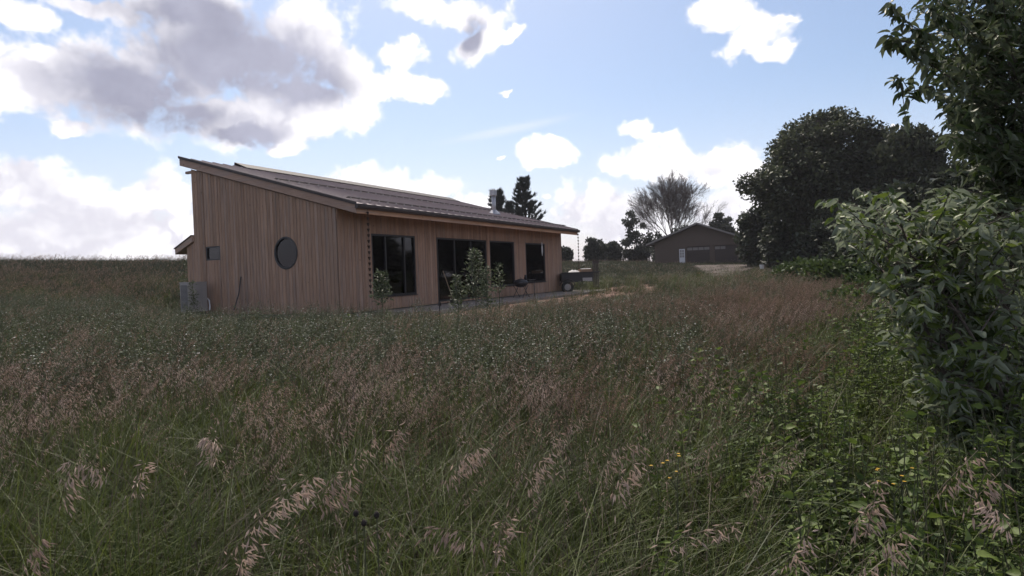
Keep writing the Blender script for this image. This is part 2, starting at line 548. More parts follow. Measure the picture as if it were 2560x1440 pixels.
def axis(c, fine, n, far):
    a = np.arange(0, fine, 1.0)
    b = fine * (far / fine) ** (np.arange(0, n) / (n - 1))
    h = np.concatenate([a, b])
    return np.unique(np.concatenate([c - h, c + h]))


def build_ground():
    xs, ys = axis(15.0, 58, 20, 600), axis(8.0, 58, 20, 600)
    X, Y = np.meshgrid(xs, ys, indexing='ij')
    Z = height(X, Y)
    V = np.stack([X, Y, Z], -1).reshape(-1, 3)
    nx, ny = len(xs), len(ys)
    i = (np.arange(nx - 1)[:, None] * ny + np.arange(ny - 1)[None]).ravel()
    T = np.concatenate([np.stack([i, i + ny, i + ny + 1], 1), np.stack([i, i + ny + 1, i + 1], 1)])
    mt, t = material('meadow_soil')
    pos = t.n('ShaderNodeNewGeometry').outputs['Position']
    n = t.noise(pos, 0.35, 6.0, 0.6)
    f = t.noise(pos, 9.0, 6.0, 0.7)
    c = t.mix(n, (0.028, 0.030, 0.016), (0.060, 0.058, 0.032))
    c = t.mix(t.math('MULTIPLY', f, 0.6), c, (0.020, 0.016, 0.011))
    # bare reddish clay beside the patio
    s = t.n('ShaderNodeSeparateXYZ', ins={0: pos})
    e1 = t.math('DIVIDE', t.math('SUBTRACT', s.outputs[0], 10.0), 11.5)
    e2 = t.math('DIVIDE', t.math('ADD', s.outputs[1], 3.0), 2.6)
    e = t.math('SQRT', t.math('ADD', t.math('MULTIPLY', e1, e1), t.math('MULTIPLY', e2, e2)))
    k = t.step(t.math('ADD', t.math('SUBTRACT', 1.0, e), t.math('MULTIPLY', t.math('SUBTRACT', t.noise(pos, 0.8, 5.0, 0.6), 0.5), 0.8)), -0.05, 0.15)
    c = t.mix(k, c, t.mix(f, (0.16, 0.095, 0.075), (0.32, 0.205, 0.165)))
    finish(t, c, 0.95, 0.0, f, 0.6, 0.2, 0.05)
    me = np_mesh('ground', V, T, mt)
    me.shade_smooth()
    tag(link('ground', me), 'rolling meadow ground', None, None, 'structure')


build_ground()


def draped(name, poly_fn, x0, x1, y0, y1, step, lift, mat, label):
    """a thin sheet lying on the ground where poly_fn(x, y) is true"""
    xs, ys = np.arange(x0, x1, step), np.arange(y0, y1, step)
    X, Y = np.meshgrid(xs, ys, indexing='ij')
    Z = height(X, Y) + lift
    idx = -np.ones(X.shape, int)
    vs, fs = [], []
    ok = poly_fn(X[:-1, :-1] + step / 2, Y[:-1, :-1] + step / 2)
    for i, j in zip(*np.nonzero(ok)):
        q = []
        for a, b in ((i, j), (i + 1, j), (i + 1, j + 1), (i, j + 1)):
            if idx[a, b] < 0:
                idx[a, b] = len(vs)
                vs.append((X[a, b], Y[a, b], Z[a, b]))
            q.append(idx[a, b])
        fs.append(tuple(q))
    me = bpy.data.meshes.new(name)
    me.from_pydata(vs, [], fs)
    me.materials.append(mat)
    return tag(link(name, me), label, None, None, 'structure')


DRIVE = [on_ground(*q)[:2] for q in ((1735, 664), (1905, 662), (1880, 672), (1815, 700), (1790, 700), (1750, 678))]


def in_poly(poly, X, Y):
    inside = np.zeros(np.broadcast(X, Y).shape, bool)
    n = len(poly)
    for i in range(n):
        (x1, y1), (x2, y2) = poly[i], poly[(i + 1) % n]
        c = ((y1 > Y) != (y2 > Y)) & (X < (x2 - x1) * (Y - y1) / (y2 - y1 + 1e-12) + x1)
        inside ^= c
    return inside


def build_driveway():
    mt, t = material('gravel')
    pos = t.n('ShaderNodeNewGeometry').outputs['Position']
    v = t.n('ShaderNodeTexVoronoi', ins={'Scale': 22.0})
    t.link(pos, v.inputs['Vector'])
    n = t.noise(pos, 0.8, 5.0, 0.6)
    c = t.mix(v.outputs['Distance'], (0.075, 0.058, 0.052), (0.17, 0.138, 0.128))
    c = t.mix(t.step(n, 0.5, 0.7), c, (0.085, 0.080, 0.05))
    finish(t, c, 0.95, 0.0, v.outputs['Distance'], 0.5, 0.2, 0.02)
    xs = [p[0] for p in DRIVE]
    ys = [p[1] for p in DRIVE]
    draped('driveway', lambda X, Y: in_poly(DRIVE, X, Y), min(xs), max(xs), min(ys), max(ys), 0.35, 0.05, mt, 'worn gravel patch before the garage')


build_driveway()


# ------------------------------------------------------------------ the house
L, W = 16.16, 6.35
EY, EZ, SL, WT = -0.854, 3.087, 0.281, 6.78       # eave line, its height, roof slope, top edge


def roof_z(y):
    return EZ + SL * (y - EY)


TH = 0.29                                          # depth of the roof edge


def board_mesh(name, u0, u1, zb, zt, thick, place, mat, cuts=()):
    """one upright board with eased edges between heights zb(u) and zt(u)"""
    c = 0.009
    us = [u0, u0 + c, *[u for u in cuts if u0 + c < u < u1 - c], u1 - c, u1]
    ds = [thick - 0.007] + [thick] * (len(us) - 2) + [thick - 0.007]
    vs, fs = [], []
    for u, d in [(u0, 0.0), *zip(us, ds), (u1, 0.0)]:
        vs.append(place(u, zb(u), d))
        vs.append(place(u, zt(u), d))
    n = len(us) + 2
    for i in range(n - 1):
        fs.append((2 * i, 2 * i + 2, 2 * i + 3, 2 * i + 1))
    fs.append(tuple(range(2 * n - 1, 0, -2)))
    fs.append(tuple(range(0, 2 * n, 2)))
    return MB().add(vs, fs).mesh(name, mat)


def wall_panels(b, lo, hi, zlo, zhi, holes, place, thick):
    """wall core with rectangular openings, as boxes round the holes"""
    us = sorted({lo, hi, *[h[0] for h in holes], *[h[1] for h in holes]})
    for a, c in zip(us[:-1], us[1:]):
        mid = (a + c) / 2
        spans = [(zlo, zhi)]
        for h in holes:
            if h[0] < mid < h[1]:
                spans = [s for z0, z1 in spans for s in ((z0, min(z1, h[2])), (max(z0, h[3]), z1)) if s[1] - s[0] > 1e-4]
        for z0, z1 in spans:
            ps = [place(u, z, d) for d in (0, thick) for u, z in ((a, z0), (c, z0), (c, z1), (a, z1))]
            b.add(ps, [(0, 1, 2, 3), (7, 6, 5, 4), (0, 4, 5, 1), (1, 5, 6, 2), (2, 6, 7, 3), (3, 7, 4, 0)])


def build_house():
    H = tag(empty('house', (0, 0, 0)), 'wood clad house with a long single pitch metal roof and a round window', 'house')
    # ---- openings: front (x0, x1, z0, z1)
    front = [(1.45, 3.66, 0.38, 2.34), (4.95, 8.46, 0.03, 2.34), (8.71, 10.88, 0.43, 2.34), (12.0, 14.12, 0.50, 2.34)]
    small = (5.06, 5.77, 1.72, 2.175)
    RC, RR = (2.06, 1.81), 0.49
    # ---- front wall: core with openings, boards as its pieces
    fp = lambda u, z, d: (u, -d, z)
    b = MB()
    wall_panels(b, 0.0, L, -0.02, 2.95, front, lambda u, z, d: (u, 0.16 - d, z), 0.158)
    fwall = b.build('front_wall', M['sheath'], H)
    bw = 0.14
    n = int(round(L / bw))
    bw = L / n
    top = roof_z(0) - TH - 0.035

    def boards(parent, lo, hi, holes, zb, ztop, place, circle=None):
        k = int(round((hi - lo) / bw))
        w = (hi - lo) / k
        for i in range(k):
            a, c = lo + i * w + 0.003, lo + (i + 1) * w - 0.003
            mid = (a + c) / 2
            th = 0.022 + random.uniform(-0.002, 0.0025)
            edges = sorted({a, c, *[e for h in holes for e in h[:2] if a < e < c]})
            for p, q in zip(edges[:-1], edges[1:]):
                if q - p < 0.03:
                    continue
                m_ = (p + q) / 2
                spans = [(lambda u: zb, ztop)]
                for h in holes:
                    if h[0] < m_ < h[1]:
                        spans = [(lambda u: zb, lambda u, h=h: h[2] - 0.002), (lambda u, h=h: h[3] + 0.002, ztop)]
                if circle and abs(m_ - circle[0]) < circle[2] + 0.06:
                    cy, cz, cr = circle
                    arc = lambda u: math.sqrt(max(0.0, cr * cr - (u - cy) ** 2))
                    if max(arc(p), arc(q), arc(m_)) > 0.02:
                        spans = [(lambda u: zb, lambda u: cz - arc(u)), (lambda u: cz + arc(u), ztop)]
                for f0, f1 in spans:
                    if f1(m_) - f0(m_) < 0.03:
                        continue
                    cuts = [p + (q - p) * s for s in (0.25, 0.5, 0.75)] if circle and abs(m_ - circle[0]) < circle[2] + 0.1 else ()
                    link('board', board_mesh('board', p, q, f0, f1, th, place, M['siding'], cuts), parent)

    boards(fwall, 0.0, L, [(h[0], h[1], h[2], h[3]) for h in front], -0.03, lambda u: top, fp)
    # ---- gable wall
    gp = lambda u, z, d: (-d, u, z)
    b = MB()
    wall_panels(b, 0.0, W, -0.02, 2.6, [small, (RC[0] - 0.42, RC[0] + 0.42, RC[1] - 0.42, RC[1] + 0.42)], lambda u, z, d: (0.16 - d, u, z), 0.158)
    z0, z1 = roof_z(0.0) - TH - 0.05, roof_z(W) - TH - 0.05
    b.add([(x, u, z) for x in (0.002, 0.16) for u, z in ((0, 2.6), (W, 2.6), (W, z1), (0, z0))],
          [(0, 1, 2, 3), (7, 6, 5, 4), (0, 4, 5, 1), (1, 5, 6, 2), (2, 6, 7, 3), (3, 7, 4, 0)])
    gwall = b.build('gable_wall', M['sheath'], H)
    boards(gwall, 0.0, W, [small], -0.05, lambda u: roof_z(u) - TH - 0.03, gp, (RC[0], RC[1], RR - 0.02))
    # ---- far gable, back wall, inside floor
    b = MB()
    b.add([(x, u, z) for x in (L - 0.16, L + 0.02) for u, z in ((0.16, -0.02), (W, -0.02), (W, z1), (0.16, z0))],
          [(0, 1, 2, 3), (7, 6, 5, 4), (0, 4, 5, 1), (1, 5, 6, 2), (2, 6, 7, 3), (3, 7, 4, 0)])
    b.build('end_wall', M['siding'], H)
    MB().box((0.162, W - 0.16, -0.02), (L - 0.162, W, z1)).build('back_wall', M['siding'], H)
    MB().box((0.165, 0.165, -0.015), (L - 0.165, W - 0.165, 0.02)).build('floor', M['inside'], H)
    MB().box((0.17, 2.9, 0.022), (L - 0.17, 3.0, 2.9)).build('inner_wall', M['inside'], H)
    MB().box((0.05, 0.02, -0.30), (L - 0.05, W - 0.02, -0.056)).build('foundation', M['block'], H)
    MB().box((0.003, -0.03, -0.056), (0.05, 0.018, 2.7)).build('corner_post', M['siding'], H)
    # ---- windows
    for i, (x0, x1, za, zb_) in enumerate(front):
        b = MB()
        fw_ = 0.055
        xi = [x0, x1]
        if i == 0:
            bars = [x0 + 0.62 * (x1 - x0) / 2.0, x0 + (x1 - x0) * 0.74]
        elif i == 1:
            bars = [x0 + (x1 - x0) / 3, x0 + 2 * (x1 - x0) / 3]
        else:
            bars = []
        b.box((x0, -0.012, za), (x0 + fw_, 0.10, zb_)).box((x1 - fw_, -0.012, za), (x1, 0.10, zb_))
        b.box((x0 + fw_, -0.010, zb_ - fw_), (x1 - fw_, 0.098, zb_)).box((x0 + fw_, -0.010, za), (x1 - fw_, 0.098, za + fw_))
        wdw = b.build('window' if i != 1 else 'patio_door', M['frame'], H)
        for xb in bars:
            MB().box((xb - 0.03, 0.0, za + fw_), (xb + 0.03, 0.09, zb_ - fw_)).build('mullion', M['frame'], wdw)
        es = [x0 + fw_] + [v for xb in bars for v in (xb - 0.03, xb + 0.03)] + [x1 - fw_]
        for a, c in zip(es[::2], es[1::2]):
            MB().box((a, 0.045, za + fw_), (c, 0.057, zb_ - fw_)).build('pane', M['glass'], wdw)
        if i != 1:
            MB().box((x0 - 0.02, -0.05, za - 0.03), (x1 + 0.02, -0.0125, za - 0.002)).build('sill', M['frame'], wdw)
    y0, y1, za, zb_ = small
    b = MB()
    b.box((-0.012, y0, za), (0.1, y0 + 0.045, zb_)).box((-0.012, y1 - 0.045, za), (0.1, y1, zb_))
    b.box((-0.010, y0 + 0.045, zb_ - 0.045), (0.098, y1 - 0.045, zb_)).box((-0.010, y0 + 0.045, za), (0.098, y1 - 0.045, za + 0.045))
    wdw = b.build('window', M['frame'], H)
    MB().box((0.03, y0 + 0.045, za + 0.045), (0.042, y1 - 0.045, zb_ - 0.045)).build('pane', M['glass'], wdw)
    # round window: turned ring and a pane
    S = 48
    b = MB()
    prof = [(RR - 0.055, 0.06), (RR - 0.055, -0.022), (RR - 0.045, -0.035), (RR, -0.035), (RR + 0.008, -0.024), (RR + 0.008, 0.0)]
    vs = [(x, RC[0] + r * math.cos(2 * math.pi * k / S), RC[1] + r * math.sin(2 * math.pi * k / S)) for r, x in prof for k in range(S)]
    fs = [(i * S + k, i * S + (k + 1) % S, (i + 1) * S + (k + 1) % S, (i + 1) * S + k) for i in range(len(prof) - 1) for k in range(S)]
    rw = b.add(vs, fs).build('round_window', M['frame'], H)
    vs = [(x, RC[0] + (RR - 0.05) * math.cos(2 * math.pi * k / S), RC[1] + (RR - 0.05) * math.sin(2 * math.pi * k / S)) for x in (0.012, 0.024) for k in range(S)]
    MB().add(vs, [tuple(range(S - 1, -1, -1)), tuple(range(S, 2 * S))] + [(S + k, S + (k + 1) % S, (k + 1) % S, k) for k in range(S)]).build('pane', M['glass'], rw)

    # ---- roof: slab, standing seam panels, edges
    x0, x1 = -0.12, L + 0.22
    yb, yt = EY, WT
    b = MB()

    def slab(b, xa, xb, ya, yb_, up, dn):
        b.add([(xa, ya, roof_z(ya) + dn), (xb, ya, roof_z(ya) + dn), (xb, yb_, roof_z(yb_) + dn), (xa, yb_, roof_z(yb_) + dn),
               (xa, ya, roof_z(ya) + up), (xb, ya, roof_z(ya) + up), (xb, yb_, roof_z(yb_) + up), (xa, yb_, roof_z(yb_) + up)],
              [(0, 3, 2, 1), (4, 5, 6, 7), (0, 1, 5, 4), (1, 2, 6, 5), (2, 3, 7, 6), (3, 0, 4, 7)])
        return b
    roof = slab(b, x0 + 0.04, x1 - 0.04, yb + 0.04, yt - 0.02, -0.03, -TH + 0.03).build('roof', M['sheath'], H)
    npan = 40
    pw = (x1 - x0) / npan
    b = MB()
    prof = [(0.0, 0.0), (0.0, 0.030), (0.013, 0.030), (0.016, 0.0), (pw * 0.33, 0.0), (pw * 0.35, 0.004), (pw * 0.65, 0.004), (pw * 0.67, 0.0), (pw, 0.0)]
    vs = [(x, y, roof_z(y) - 0.012 + z) for y in (yb - 0.03, yt) for x, z in prof]
    q = len(prof)
    b.add(vs, [(i, i + 1, q + i + 1, q + i) for i in range(q - 1)])
    b.add([(0.0, yb - 0.03, roof_z(yb - 0.03) - 0.04), (pw, yb - 0.03, roof_z(yb - 0.03) - 0.04), (pw, yb - 0.03, roof_z(yb - 0.03) - 0.0125), (0.0, yb - 0.03, roof_z(yb - 0.03) - 0.0125)], [(0, 1, 2, 3)])
    pm = b.mesh('roof_panel', M['roof'])
    for i in range(npan):
        link('roof_panel', pm, roof, (x0 + i * pw, 0, 0))
    slab(MB(), x0 - 0.0, x0 + 0.045, yb + 0.002, yt, -0.04, -TH).build('rake_board', M['rake'], H)
    slab(MB(), x1 - 0.045, x1, yb + 0.002, yt, -0.04, -TH).build('rake_board', M['rake'], H)
    slab(MB(), x0 - 0.035, x0 - 0.003, yb - 0.03, yt + 0.02, 0.030, -0.055).build('rake_trim', M['trim'], H)
    slab(MB(), x1 + 0.003, x1 + 0.035, yb - 0.03, yt + 0.02, 0.030, -0.055).build('rake_trim', M['trim'], H)
    MB().box((x0 + 0.05, yb, roof_z(yb) - TH), (x1 - 0.05, yb + 0.035, roof_z(yb) - 0.045)).build('fascia_board', M['fascia'], H)
    # boarded underside of the eaves
    k = int((x1 - x0 - 0.1) / 0.45)
    w = (x1 - x0 - 0.1) / k
    for i in range(k):
        slab(MB(), x0 + 0.05 + i * w + 0.004, x0 + 0.05 + (i + 1) * w - 0.004, yb + 0.04, -0.028, -TH + 0.027, -TH + 0.008).build('soffit_board', M['fascia'], roof)
    slab(MB(), x0 + 0.05, x1 - 0.05, W + 0.005, yt - 0.03, -TH + 0.027, -TH + 0.005).build('back_soffit', M['fascia'], H)
    MB().box((x0 + 0.05, yt - 0.018, roof_z(yt) - TH), (x1 - 0.05, yt + 0.018, roof_z(yt) - 0.02)).build('top_fascia', M['rake'], H)
    # ridge cap over the top edge, stopping short of the near overhang
    b = MB()
    xa = 2.1
    b.add([(x, y, z) for x in (xa, x1) for y, z in ((yt - 0.55, roof_z(yt - 0.55) + 0.045), (yt + 0.10, roof_z(yt) + 0.15), (yt + 0.13, roof_z(yt) + 0.02), (yt + 0.11, roof_z(yt) + 0.13), (yt - 0.53, roof_z(yt - 0.53) + 0.032))],
          [(0, 1, 6, 5), (1, 2, 7, 6), (2, 3, 8, 7), (3, 4, 9, 8), (4, 0, 5, 9), (0, 4, 3, 2, 1), (5, 6, 7, 8, 9)])
    b.build('ridge_cap', M['trim'], H)
    # gutter: open trough
    gy = yb - 0.005
    b = MB()
    gz = roof_z(yb) - 0.045
    prof = [(gy, gz + 0.01), (gy, gz - 0.11), (gy - 0.09, gz - 0.115), (gy - 0.125, gz - 0.06), (gy - 0.125, gz + 0.012), (gy - 0.112, gz + 0.012), (gy - 0.112, gz - 0.055), (gy - 0.085, gz - 0.10), (gy - 0.012, gz - 0.098), (gy - 0.012, gz + 0.01)]
    q = len(prof)
    b.add([(x, y, z) for x in (x0 - 0.03, x1 + 0.03) for y, z in prof], [(i, (i + 1) % q, q + (i + 1) % q, q + i) for i in range(q)])
    gut = b.build('gutter', M['trim'], H)
    for x in (x0 - 0.034, x1 + 0.026):
        MB().add([(x + e, y, z) for e in (0, 0.008) for y, z in prof[:5]], [(4, 3, 2, 1, 0), (5, 6, 7, 8, 9)] + [(i, (i + 1) % 5, 5 + (i + 1) % 5, 5 + i) for i in range(5)]).build('end_cap', M['trim'], gut)
    # snow rails with a clamp on every seam
    cb = MB().box((-0.022, -0.03, 0.0), (0.022, 0.03, 0.03)).box((-0.012, -0.012, 0.03), (0.012, 0.012, 0.055))
    cm = cb.mesh('clamp', M['unit'])
    for yr in (-0.30, 2.6):
        ang = math.atan(SL)
        rail = MB().tube([(x0 + 0.3, yr, roof_z(yr) + 0.085), (x1 - 0.2, yr, roof_z(yr) + 0.085)], 0.013, 8)
        rail.tube([(x0 + 0.3, yr + 0.06, roof_z(yr + 0.06) + 0.055), (x1 - 0.2, yr + 0.06, roof_z(yr + 0.06) + 0.055)], 0.010, 8)
        ro = rail.build('snow_rail', M['trim'], H)
        for i in range(1, npan):
            c = link('clamp', cm, ro, (x0 + i * pw + 0.006, yr, roof_z(yr) + 0.03))
            c.rotation_euler = (ang, 0, 0)
    # flue pipe
    fx, fy = 12.15, 1.66
    fz = roof_z(fy)
    fl = MB().lathe([(0.098, -0.1), (0.098, 0.86)], 18, (fx, fy, fz)).build('flue_pipe', M['steel'], H, True)
    MB().lathe([(0.30, -0.05), (0.29, 0.0), (0.15, 0.15), (0.115, 0.17), (0.115, 0.2)], 18, (fx, fy, fz)).build('flashing_cone', M['steel'], fl)
    MB().lathe([(0.10, 0.84), (0.155, 0.87), (0.155, 1.08), (0.165, 1.085), (0.165, 1.11), (0.10, 1.125)], 18, (fx, fy, fz)).build('flue_cap', M['steel'], fl)
    # lean-to behind: low roof falling away to the back
    by = 6.76
    b = MB()
    k = 3
    MB().box((0.0, W + 0.004, -0.05), (6.0, by, 2.1)).build('rear_wall', M['sheath'], H)
    for i in range(k):
        a = W + 0.006 + i * (by - W) / k
        link('board', board_mesh('board', a, a + (by - W) / k - 0.006, lambda u: -0.05, lambda u: 2.36 - 0.43 * (u - W), 0.022, gp, M['siding']), gwall)
    rz = lambda y: 2.57 - 0.43 * (y - W)
    b = MB().add([(x, y, rz(y) + e) for x in (-0.10, 6.1) for y, e in ((W + 0.003, -0.2), (7.27, -0.19), (7.27, 0.0), (W + 0.003, 0.0))],
                 [(3, 2, 1, 0), (4, 5, 6, 7), (0, 1, 5, 4), (1, 2, 6, 5), (2, 3, 7, 6), (3, 0, 4, 7)])
    b.build('lean_to_roof', M['rake'], H)
    b = MB().add([(x, y, rz(y) + e) for x in (-0.13, 6.12) for y, e in ((W + 0.003, 0.002), (7.30, 0.002), (7.30, 0.03), (W + 0.003, 0.03))],
                 [(3, 2, 1, 0), (4, 5, 6, 7), (0, 1, 5, 4), (1, 2, 6, 5), (2, 3, 7, 6), (3, 0, 4, 7)])
    b.build('lean_to_covering', M['trim'], H)
    MB().box((-0.02, W + 0.003, 4.66), (0.07, W + 0.30, 4.74)).build('beam_end', M['rake'], H)
    return H


build_house()

# patio slab before the glass doors
pb = MB().box((1.2, -2.15, -0.26), (17.2, -0.05, -0.06))
tag(pb.build('patio', M['concrete']), 'grey concrete patio slab along the house', None, None, 'structure')


def build_rain_chain(x, label, z_end):
    top = EZ - 0.16
    o = tag(empty('rain_chain', (x, EY - 0.06, top)), label, 'rain chain', 'rain chains at the gutter ends')
    cup = MB().lathe([(0.012, -0.055), (0.018, -0.05), (0.042, 0.03), (0.044, 0.032), (0.036, 0.026), (0.014, -0.042)], 10).mesh('cup', M['copper'])
    n = int((top - z_end) / 0.16)
    MB().tube([(0, 0, 0), (0, 0, -n * 0.16)], 0.006, 5).build('chain', M['copper'], o)
    for i in range(n):
        link('cup', cup, o, (0, 0, -0.10 - i * 0.16))
    return o


build_rain_chain(0.30, 'dark rain chain of small cups before the near corner of the house', 0.45)
build_rain_chain(16.28, 'dark rain chain of small cups hanging at the far roof corner against the sky', 0.15)


# ------------------------------------------------------------------ things round the house
def build_unit():
    o = tag(empty('heat_pump', (-0.95, 5.40, -0.02)), 'beige box shaped outdoor heat pump unit beside the gable wall', 'heat pump')
    b = MB().box((0, 0, 0.10), (0.64, 0.42, 1.02))
    body = b.build('cabinet', M['unit'], o)
    MB().box((-0.012, -0.012, 1.021), (0.652, 0.432, 1.05)).build('lid', M['unit'], o)
    g = MB().box((-0.006, 0.05, 0.2), (-0.001, 0.38, 0.95)).build('coil_grille', M['unit_dark'], o)
    s = MB().box((-0.016, 0.04, 0), (-0.007, 0.39, 0.012)).mesh('slat', M['unit'])
    for i in range(20):
        link('slat', s, g, (0, 0, 0.215 + i * 0.037))
    MB().box((0.46, -0.012, 0.25), (0.61, -0.002, 0.9)).build('service_panel', M['unit'], o)
    ring = MB()
    for r in (0.06, 0.11, 0.16, 0.20):
        ring.tube([(0.23 + r * math.cos(a), -0.02, 0.58 + r * math.sin(a)) for a in np.linspace(0, 2 * math.pi, 25)], 0.005, 4)
    ring.build('fan_guard', M['unit'], o)
    for x in (0.05, 0.5):
        MB().box((x, 0.03, 0.0), (x + 0.09, 0.39, 0.10)).build('foot', M['black'], o)
    pipe = MB().tube([(0.64, 0.1, 0.5), (0.72, 0.1, 0.5), (0.75, 0.06, 0.42), (0.72, 0.0, 0.25), (0.66, -0.06, 0.12)], 0.022, 7)
    pipe.build('pipe', M['white'], o)
    # it stands on a pallet on loose brick
    p = tag(empty('pallet', (-1.05, 5.28, -0.14)), 'low dark timber pallet under the heat pump', 'pallet')
    for i in range(6):
        MB().box((0, i * 0.115, 0.085), (0.9, i * 0.115 + 0.09, 0.115)).build('plank', M['handle'], p)
    for x in (0.02, 0.40, 0.78):
        MB().box((x, 0, -0.1), (x + 0.09, 0.66, 0.083)).build('runner', M['handle'], p)
    for i, (dx, dy, r) in enumerate(((0.10, -0.32, 0.2), (0.42, -0.28, -0.5))):
        lab = ('loose red brick at the left before the pallet', 'loose red brick lying nearer the wall before the pallet')[i]
        k = MB().box((-0.1, -0.05, 0), (0.1, 0.05, 0.065)).build('brick', M['brick'], None, False, (-1.05 + dx, 5.28 + dy, -0.13))
        k.rotation_euler = (0, 0, r)
        tag(k, lab, 'brick')


build_unit()

rod = MB().tube([(-0.32, 4.28, -0.22), (-0.10, 4.15, 0.6), (-0.035, 4.09, 1.15)], 0.016, 6).build('iron_rod', M['black'])
tag(rod, 'thin dark rod leaning on the gable wall right of the small window', 'rod')

br = tag(empty('broom', (5.25, -0.35, -0.06)), 'pale handled broom leaning at the left side of the patio door', 'broom')
MB().tube([(0.16, 0.02, 0.12), (-0.05, 0.29, 1.2)], 0.014, 6).build('handle', M['handle'], br)
MB().box((0.02, -0.05, 0.0), (0.32, 0.07, 0.14)).build('brush', M['black'], br)

orn = tag(empty('hanging_ornament', (12.98, -0.40, 2.62)), 'thin white spindle ornament hanging before the last window', 'ornament')
MB().tube([(0, 0, 0.05), (0, 0, -0.28)], 0.004, 4).build('cord', M['black'], orn)
MB().tube([(0.04 * math.cos(a), 0, -0.32 + 0.045 * math.sin(a)) for a in np.linspace(0, 2 * math.pi, 13)], 0.009, 5).build('ring', M['white'], orn)
MB().lathe([(0.008, -0.90), (0.034, -0.7), (0.038, -0.5), (0.012, -0.37)], 8).build('spindle', M['white'], orn)


def build_stand():
    o = tag(empty('patio_grill', (9.6, -0.95, -0.06)), 'small dark grill on crossed legs standing on the patio', 'grill')
    bowl = MB().lathe([(0.05, 0.42), (0.2, 0.46), (0.30, 0.56), (0.31, 0.62), (0.26, 0.71), (0.10, 0.77), (0.02, 0.775)], 16).build('bowl', M['black'], o, True)
    MB().tube([(-0.05, 0, 0.775), (-0.05, 0, 0.81), (0.05, 0, 0.81), (0.05, 0, 0.775)], 0.009, 5).build('lid_handle', M['black'], bowl)
    for sx in (-1, 1):
        for sy in (-1, 1):
            MB().tube([(sx * 0.30, sy * 0.22, 0.0), (-sx * 0.24, sy * 0.22, 0.50)], 0.014, 5).build('leg', M['black'], o)
    MB().box((0.32, -0.25, 0.70), (0.92, 0.25, 0.73)).build('side_shelf', M['black'], o)
    for sy in (-1, 1):
        MB().tube([(0.86, sy * 0.2, 0.0), (0.86, sy * 0.2, 0.70)], 0.016, 5).build('leg', M['black'], o)
    j = tag(MB().lathe([(0.06, 0), (0.065, 0.08), (0.04, 0.13), (0.045, 0.2)], 10).build('jug', M['black'], None, True, (9.6 + 0.45, -0.95, 0.672)), 'small dark jug on the shelf of the patio grill', 'jug')


build_stand()


